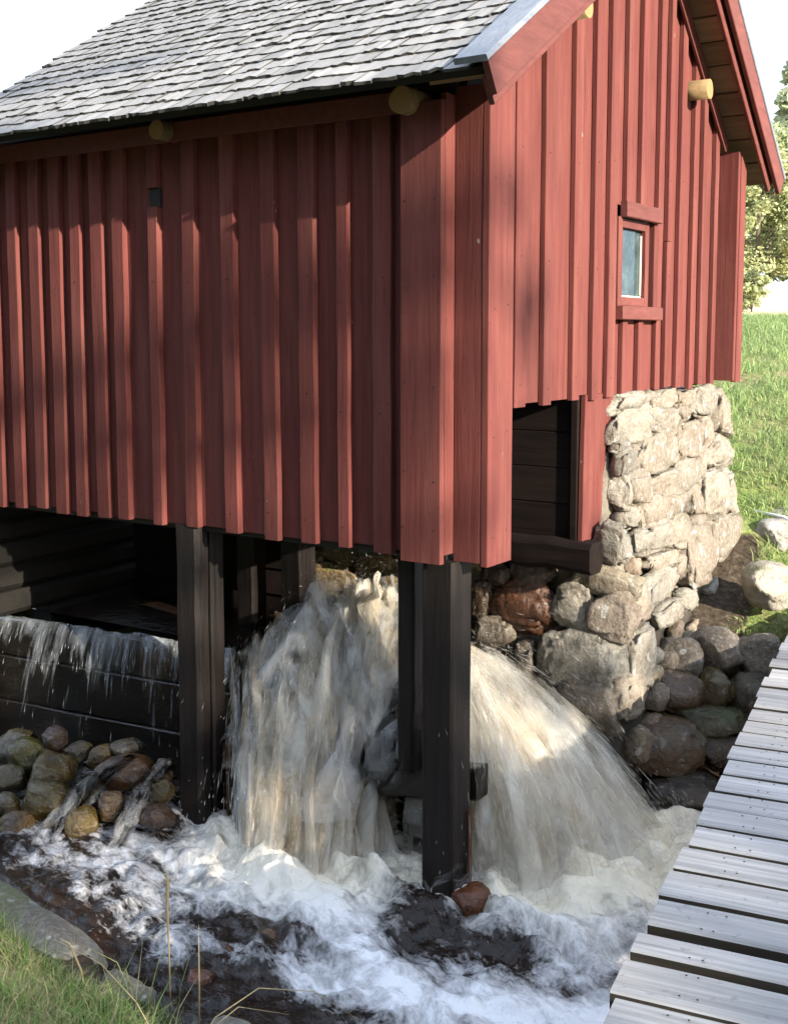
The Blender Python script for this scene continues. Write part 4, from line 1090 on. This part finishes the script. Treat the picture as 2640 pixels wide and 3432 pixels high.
for k, (d0, d1) in enumerate(((.36, -.34), (.20, -.28), (.04, -.14))):
    F5.sheet([((p[0], p[1] - .006 * k, p[2]), (e[0], e[1] - .02 * k, e[2]), v) for p, e, v in WEIRC], 240, 30, 71 + k, .005, (d0, d1), .010, fade=.0, edge=.01)
F5.build('falling_water', M['film'], 'thin translucent sheet of water spilling over the plank weir')
TR = [((-1.86, .0, .24), (-2.02, -.50, .0), .0), ((-1.74, -.02, .25), (-1.72, -.52, .0), .0)]
TR2 = [((-1.60, .02, .26), (-1.62, -.42, .0), .0), ((-1.52, .04, .24), (-1.46, -.40, .0), .0)]
F6 = Fall()
for k in range(3):
    F6.sheet(TR, 30, 24, 81 + k, .05, (-.10, .14), .07, edge=.45); F6.sheet(TR2, 24, 24, 85 + k, .05, (-.12, .14), .06, edge=.45)
F6.build('falling_water', M['fall_pale'], 'white trickles of water running down over the rocks below the weir')

# splash thrown up where the falls hit the stream
SPL = []
for i_, (a_, b_) in enumerate(LAND):
    j_ = min(i_ + 1, len(LAND) - 1); k_ = max(i_ - 1, 0)
    tx, ty = LAND[j_][0] - LAND[k_][0], LAND[j_][1] - LAND[k_][1]; l_ = math.hypot(tx, ty)
    SPL.append(((a_, b_), (ty / l_, -tx / l_)))
F7 = Fall()
for k in range(5):
    rr_ = .10 + .07 * k
    F7.sheet([((a - n[0] * .05, b - n[1] * .05, -.02), (a + n[0] * rr_, b + n[1] * rr_, -.03), 1.75 - .22 * k) for (a, b), n in SPL], 240, 18, 91 + k, .035, (.02, -.08), .02, 1.0, fade=.02, edge=.04)
F7.build('falling_water', M['fall_pale'], 'low cloud of white splash where the falls strike the stream', 'splash')

def streaks(name, sets, mat, label):
    """elongated drops: spindles lying along the trajectories"""
    vs, fs = [], []
    r = random.Random(name + label)
    for ctrl, n, spread, wid, ln, trange, vsp in sets:
        ks = len(ctrl) - 1
        for _ in range(n):
            u = min(.999, max(0, r.random())); q = u * ks; k = int(q); q -= k
            P = Vector([ctrl[k][0][m] * (1 - q) + ctrl[k + 1][0][m] * q for m in range(3)])
            E_ = Vector([ctrl[k][1][m] * (1 - q) + ctrl[k + 1][1][m] * q for m in range(3)])
            vz = ctrl[k][2] * (1 - q) + ctrl[k + 1][2] * q + r.gauss(0, vsp)
            P += Vector((r.gauss(0, spread), r.gauss(0, spread), r.gauss(0, spread * .8))); E_ += Vector((r.gauss(0, spread * 2.2), r.gauss(0, spread * 2.2), 0))
            T = (vz + math.sqrt(max(vz * vz + 2 * G_ * (P.z - E_.z), .01))) / G_
            t = r.uniform(*trange)
            vel = Vector(((E_.x - P.x) / T, (E_.y - P.y) / T, vz - G_ * T * t))
            pos = P + Vector(((E_.x - P.x) * t, (E_.y - P.y) * t, vz * T * t - .5 * G_ * (T * t) ** 2))
            d = vel.normalized(); L = ln * r.uniform(.4, 1.6); w = wid * r.uniform(.5, 1.5)
            a = d.cross(Vector((r.uniform(-1, 1), r.uniform(-1, 1), r.uniform(-1, 1)))).normalized(); b = d.cross(a)
            i0 = len(vs)
            vs += [pos - d * L * .5, pos + d * L * .15 + a * w, pos + d * L * .15 - a * w * .5 + b * w * .87, pos + d * L * .15 - a * w * .5 - b * w * .87, pos + d * L * .5]
            fs += [(i0, i0 + 1, i0 + 2), (i0, i0 + 2, i0 + 3), (i0, i0 + 3, i0 + 1), (i0 + 4, i0 + 2, i0 + 1), (i0 + 4, i0 + 3, i0 + 2), (i0 + 4, i0 + 1, i0 + 3)]
    o = mesh(name, vs, fs, mat, None, True)
    o.location = (OX, OY, 0); o.rotation_euler = (0, 0, TH)
    return tag(o, label, 'spray', kind='stuff')
streaks('water_spray', [(FAN, 1100, .03, .0013, .12, (.05, 1.0), .15), (CEN, 700, .03, .0013, .11, (.05, 1.0), .15), (CEN2, 500, .03, .0015, .08, (.05, .7), .15)], M['streak'], 'white streaks of spray along the falling water')
streaks('water_spray', [(FAN, 700, .07, .0012, .035, (.0, .9), .6), (CREST, 1100, .11, .0016, .020, (.0, .9), .8), (BUR, 700, .08, .0014, .035, (.1, .9), .5), (FAN, 500, .05, .0016, .018, (.8, 1.0), .8), (CEN, 500, .06, .0016, .018, (.8, 1.0), .8), (CEN, 160, .07, .0013, .04, (.0, .9), .4), (FAN[3:], 160, .06, .0016, .05, (.0, .5), .9)], M['streak'], 'bright droplets thrown off the splashing water')
WEIRS = [((a[0], a[1] - .01, a[2] + .002), b, v) for a, b, v in WEIRC]
streaks('water_spray', [(WEIRS, 160, .006, .002, .07, (.15, .6), .05), (WEIRS, 60, .006, .0016, .05, (.4, .95), .05)], M['streak_soft'], 'pale streaks of water sliding down the weir')
streaks('water_spray', [(JET1, 120, .012, .0016, .12, (.1, .8), .05), (JET2, 120, .012, .0016, .12, (.1, .8), .05), (((CEN[0][0][0] - .12, .6, .86), (-1.02, .3, .3), .3) and [((-1.36, .55, .86), (-1.02, .10, .1), .3), ((-1.26, .55, .88), (-.98, .10, .1), .3)], 120, .02, .0018, .13, (.05, .7), .1)], M['streak_gold'], 'amber streaks of water shining between the posts')

# ------------------------------------------------------------------ grass
def grass(name, pts, mat, label, seed, lean=.5, segs=2):
    r = random.Random(seed); vs, fs = [], []
    for (x, y, z, L, w) in pts:
        a = r.uniform(0, 2 * math.pi); ca, sa = math.cos(a), math.sin(a)
        lx_, ly_ = r.gauss(0, lean) * L, r.gauss(0, lean) * L
        i0 = len(vs)
        for k, (hh, ww) in enumerate(((0, 1.0), (.5, .8), (1.0, 0))):
            bx, by = x + lx_ * hh * hh, y + ly_ * hh * hh; bz = z + L * hh * (1 - .25 * hh)
            if ww: vs += [(bx - ca * w * ww, by - sa * w * ww, bz), (bx + ca * w * ww, by + sa * w * ww, bz)]
            else: vs.append((bx, by, bz))
        fs += [(i0, i0 + 1, i0 + 3, i0 + 2), (i0 + 2, i0 + 3, i0 + 4)]
    o = mesh(name, vs, fs, mat)
    return tag(o, label, 'grass', kind='stuff')
r = random.Random(5); P1 = []
while len(P1) < 26000:
    x = r.uniform(-2.1, .75); y = r.uniform(1.5, 4.4); yb = interp(NEAR_BANK, x)
    d = yb - y
    if d < (.34 if x < -.95 else .16) or (d < .42 and r.random() < .4) or x < -.36 * y - .45 or x > -.04 * y + .62: continue
    cl_ = fbm(x * 3, y * 3, 0, 3)
    if r.random() > .75 + cl_ * 1.1: continue
    L = r.uniform(.03, .085) * (1 + 1.0 * max(0, cl_))
    if r.random() < .03: L *= 2.2
    P1.append((x, y, ground_h(x, y) - .005, L, r.uniform(.0011, .0024)))
grass('grass', P1, M['bank_grass'], 'short green and straw-coloured grass on the near bank', 1, .55)
P2 = []
while len(P2) < 42000:
    y = 6.22 + 17 * r.random() ** 2.1; x = r.uniform(1.25, .40 * y + 1.2)
    lx, ly = to_l(x, y)
    if ly < 3.15 and lx < .34: continue
    if lx < .6 and ly < 2.9 and r.random() > (lx - .26) * 2.6: continue
    cl_ = fbm(x * 1.8, y * 1.8, 4, 3)
    if r.random() > .7 + cl_: continue
    k = .5 + .5 * sstep(6.4, 8, y) + .5 * sstep(9, 16, y)
    L = r.uniform(.05, .16) * k * (1 + max(0, cl_))
    if y < 6.7: L *= .45
    P2.append((x, y, ground_h(x, y) - .01, L, r.uniform(.0018, .0035) * (1 + y / 14)))
grass('grass', P2, M['grass'], 'lush green meadow grass on the slope behind the mill', 2, .55)
# single tall stalks on the near bank
def stalk(base, pts, rad, mat, label, head=False):
    P_ = [Vector(base) + Vector(p) for p in pts]
    n = len(P_); rr = [rad * (1 - .75 * i / (n - 1)) for i in range(n)]
    if head: rr[-2] = rad * 2.2; rr[-3] = rad * 1.6
    return tag(tube('grass_stalk', P_, rr, mat, None, 5), label, 'grass stalk', 'tall stalks on the near bank')
def st(x, y, *a, **k): stalk((x, y, ground_h(x, y) - .01), *a, **k)
st(-.73, 3.63, [(0, 0, 0), (.0, .0, .17), (-.004, .0, .36), (-.002, .0, .44), (.0, 0, .48)], .0030, M['straw'], 'tallest upright straw stalk in front of the dark water', True)
st(-.63, 3.58, [(0, 0, 0), (.004, 0, .18), (.006, 0, .40)], .0015, M['straw'], 'thin upright straw stalk just right of the tallest one', True)
st(-.66, 3.22, [(0, 0, 0), (-.10, .06, .14), (-.22, .13, .22), (-.38, .2, .26)], .0028, M['straw'], 'long straw stalk leaning far to the left over the bank')
st(-.98, 3.55, [(0, 0, 0), (-.015, .0, .10), (-.05, .0, .19), (-.085, 0, .21)], .0020, M['straw'], 'short bent seed stalk near the flat bank rock', True)
st(-.60, 3.15, [(0, 0, 0), (.08, .08, .11), (.20, .15, .16), (.36, .2, .12), (.50, .24, .0)], .0028, M['straw'], 'arching straw stalk over the lichen rock')
st(-.58, 3.12, [(0, 0, 0), (.06, .06, .10), (.13, .10, .14), (.27, .16, .08)], .0024, M['straw'], 'second arching straw stalk just below the longer one')
st(-.79, 3.58, [(0, 0, 0), (.006, 0, .09), (.03, 0, .18), (.05, 0, .24)], .0026, M['grass'], 'green upright stalk left of the tallest straw')
st(-.88, 3.55, [(0, 0, 0), (-.02, 0, .08), (-.05, 0, .19)], .0026, M['grass'], 'green stalk leaning left near the dark water')
st(-.70, 3.60, [(0, 0, 0), (.01, 0, .10), (.04, 0, .20)], .0024, M['grass'], 'green stalk right beside the tallest straw')

# ------------------------------------------------------------------ trees and bushes
def leaf_cloud(centres, n, size, seed, flat=.6):
    r = random.Random(seed); vs, fs = [], []
    for _ in range(n):
        c, rad = centres[r.randrange(len(centres))]
        d = Vector((r.gauss(0, 1), r.gauss(0, 1), r.gauss(0, 1) * .8))
        d = d.normalized() * (rad * (r.random() ** .45))
        p = c + d; s = size * r.uniform(.6, 1.4)
        a = Vector((r.gauss(0, 1), r.gauss(0, 1), r.gauss(0, flat))).normalized()
        b = a.cross(Vector((r.gauss(0, 1), r.gauss(0, 1), r.gauss(0, 1)))).normalized()
        i0 = len(vs)
        vs += [p - a * s, p + b * s * .5 - a * s * .1, p + a * s, p - b * s * .5 + a * s * .1]; fs.append((i0, i0 + 1, i0 + 2, i0 + 3))
    return vs, fs
def tree(name, base, H, R, z0, n, size, seed, mat, label, group=None, shape='round', ncl=70, clr=.28, cat='tree'):
    r = random.Random(seed); t = empty(name, base)
    tag(t, label, cat, group)
    pts = [(0, 0, -.2), (r.uniform(-.1, .1), r.uniform(-.1, .1), H * .3), (r.uniform(-.2, .2), r.uniform(-.2, .2), H * .6), (r.uniform(-.2, .2), r.uniform(-.2, .2), H * .95)]
    tube('trunk', pts, [H * .022, H * .017, H * .011, H * .003], M['bark'], t, 8)
    cs = []
    for i in range(ncl):
        k = r.random(); a = r.uniform(0, 2 * math.pi)
        if shape == 'cone':
            zz = z0 + (H - z0) * k; rr = R * (1 - k) * (.75 + .25 * math.sin(k * 40)) + .12
            rad = max(.15, clr * R * (1 - k * .7))
        elif shape == 'round':
            zz = z0 + (H - z0) * k; rr = R * math.sqrt(max(.05, 1 - (2 * k - .85) ** 2)) * r.uniform(.6, 1.05); rad = clr * R * r.uniform(.6, 1.2)
        else:
            zz = z0 + (H - z0) * k; rr = R * (.5 + .5 * k) * r.random() ** .5; rad = clr * R
        c = Vector((math.cos(a) * rr, math.sin(a) * rr, zz)); cs.append((c, rad))
    vs, fs = leaf_cloud(cs, n, size, seed)
    cr = mesh('crown', vs, fs, mat, t)
    lv, lf = [], []
    for c, rad in cs[:: max(1, ncl // 26)]:
        s0 = Vector((0, 0, max(z0 * .6, c.z - (math.hypot(c.x, c.y) * .7 + .3)))); d = (c - s0); u = d.cross(Vector((0, 0, 1))).normalized(); v = d.cross(u).normalized()
        q = H * .006; b = len(lv)
        for (pp, k) in ((s0, 1), (s0 + d * .5 + Vector((0, 0, .08 * d.length)), .6), (c, .15)):
            for m in range(4): lv.append(pp + (u * math.cos(m * 1.571) + v * math.sin(m * 1.571)) * q * k)
        for ring in range(2):
            for m in range(4): lf.append((b + ring * 4 + m, b + ring * 4 + (m + 1) % 4, b + ring * 4 + 4 + (m + 1) % 4, b + ring * 4 + 4 + m))
    mesh('limbs', lv, lf, M['bark'], t)
    return t
GT = 'trees at the far side of the meadow'
def gz(x, y): return (x, y, ground_h(x, y))
tree('spruce_tree', gz(18.6, 54), 11.5, 3.4, 1.2, 9000, .26, 1, M['leaf_c'], 'tall pale conifer at the right edge behind the meadow', GT, 'cone', 120, .26)
tree('spruce_tree', gz(21.0, 57), 13.0, 3.6, 1.2, 6000, .28, 2, M['leaf_c'], 'taller conifer standing behind the first one at the right edge', GT, 'cone', 110, .26)
tree('birch_tree', gz(15.8, 50), 6.4, 2.6, .9, 15000, .10, 3, M['leaf_a'], 'round bushy tree right beside the gable eave', GT, 'round', 80)
tree('birch_tree', gz(14.4, 47), 5.2, 2.2, .5, 14000, .09, 4, M['leaf_b'], 'low yellowish tree just right of the mill wall', GT, 'round', 70)
tree('birch_tree', gz(17.3, 49), 5.0, 2.4, .4, 14000, .09, 5, M['leaf_a'], 'low leafy tree below the conifer at the right edge', GT, 'round', 70)
tree('shrub', gz(8.15, 27.0), 1.0, .42, .1, 1500, .055, 6, M['leaf_b'], 'small yellow-green bush at the edge of the pale field beside the mill wall', None, 'bush', 40, .3, cat='bush')

# trees on the photographer's side of the stream, whose leaves dapple the sunlight
GS = 'trees behind the photographer'
hz = Vector((math.sin(saz), math.cos(saz), 0)); qz = Vector((-math.cos(saz), math.sin(saz), 0))
def sun_tree(q, h, ztop, zbot, R, n, size, seed, label, ncl, clr):
    p = qz * q + hz * h
    z = ground_h(p.x, p.y)
    return tree('shade_tree', (p.x, p.y, z), ztop - z, R, zbot - z, n, size, seed, M['leaf_a'], label, GS, 'round', ncl, clr)
SUNTREES = [(-.1, 24.0, 19.0, 8.0, 3.6, 3300, .19, 21, 'tall leafy tree behind the photographer shading the side wall', 100, .22),
            (3.5, 20.0, 9.6, 4.6, 3.8, 1700, .16, 22, 'lower leafy tree behind the photographer shading the footbridge', 130, .26)]
for s_ in SUNTREES: sun_tree(*s_)
# the dark wood on the photographer's bank that closes off the low sky behind the camera and to the left
names = ['dense tree behind the photographer, first of the wood left of the sun', 'dense tree behind the photographer, second of the wood', 'dense tree behind the photographer, third of the wood', 'dense tree behind the photographer, fourth of the wood', 'dense tree left of the stream, fifth of the wood', 'dense tree far left of the stream, last of the wood']
for i_, az in enumerate((172, 192, 212, 232, 252, 274)):
    a_ = math.radians(az); dd = 10.5 + (i_ % 2) * 1.5
    x_, y_ = math.sin(a_) * dd - .5, math.cos(a_) * dd + 2.5
    tree('wood_tree', gz(x_, y_), 7.0 + (i_ % 3), 3.0, .6, 6500, .30, 30 + i_, M['leaf_d'], names[i_], GS, 'round', 110, .30)
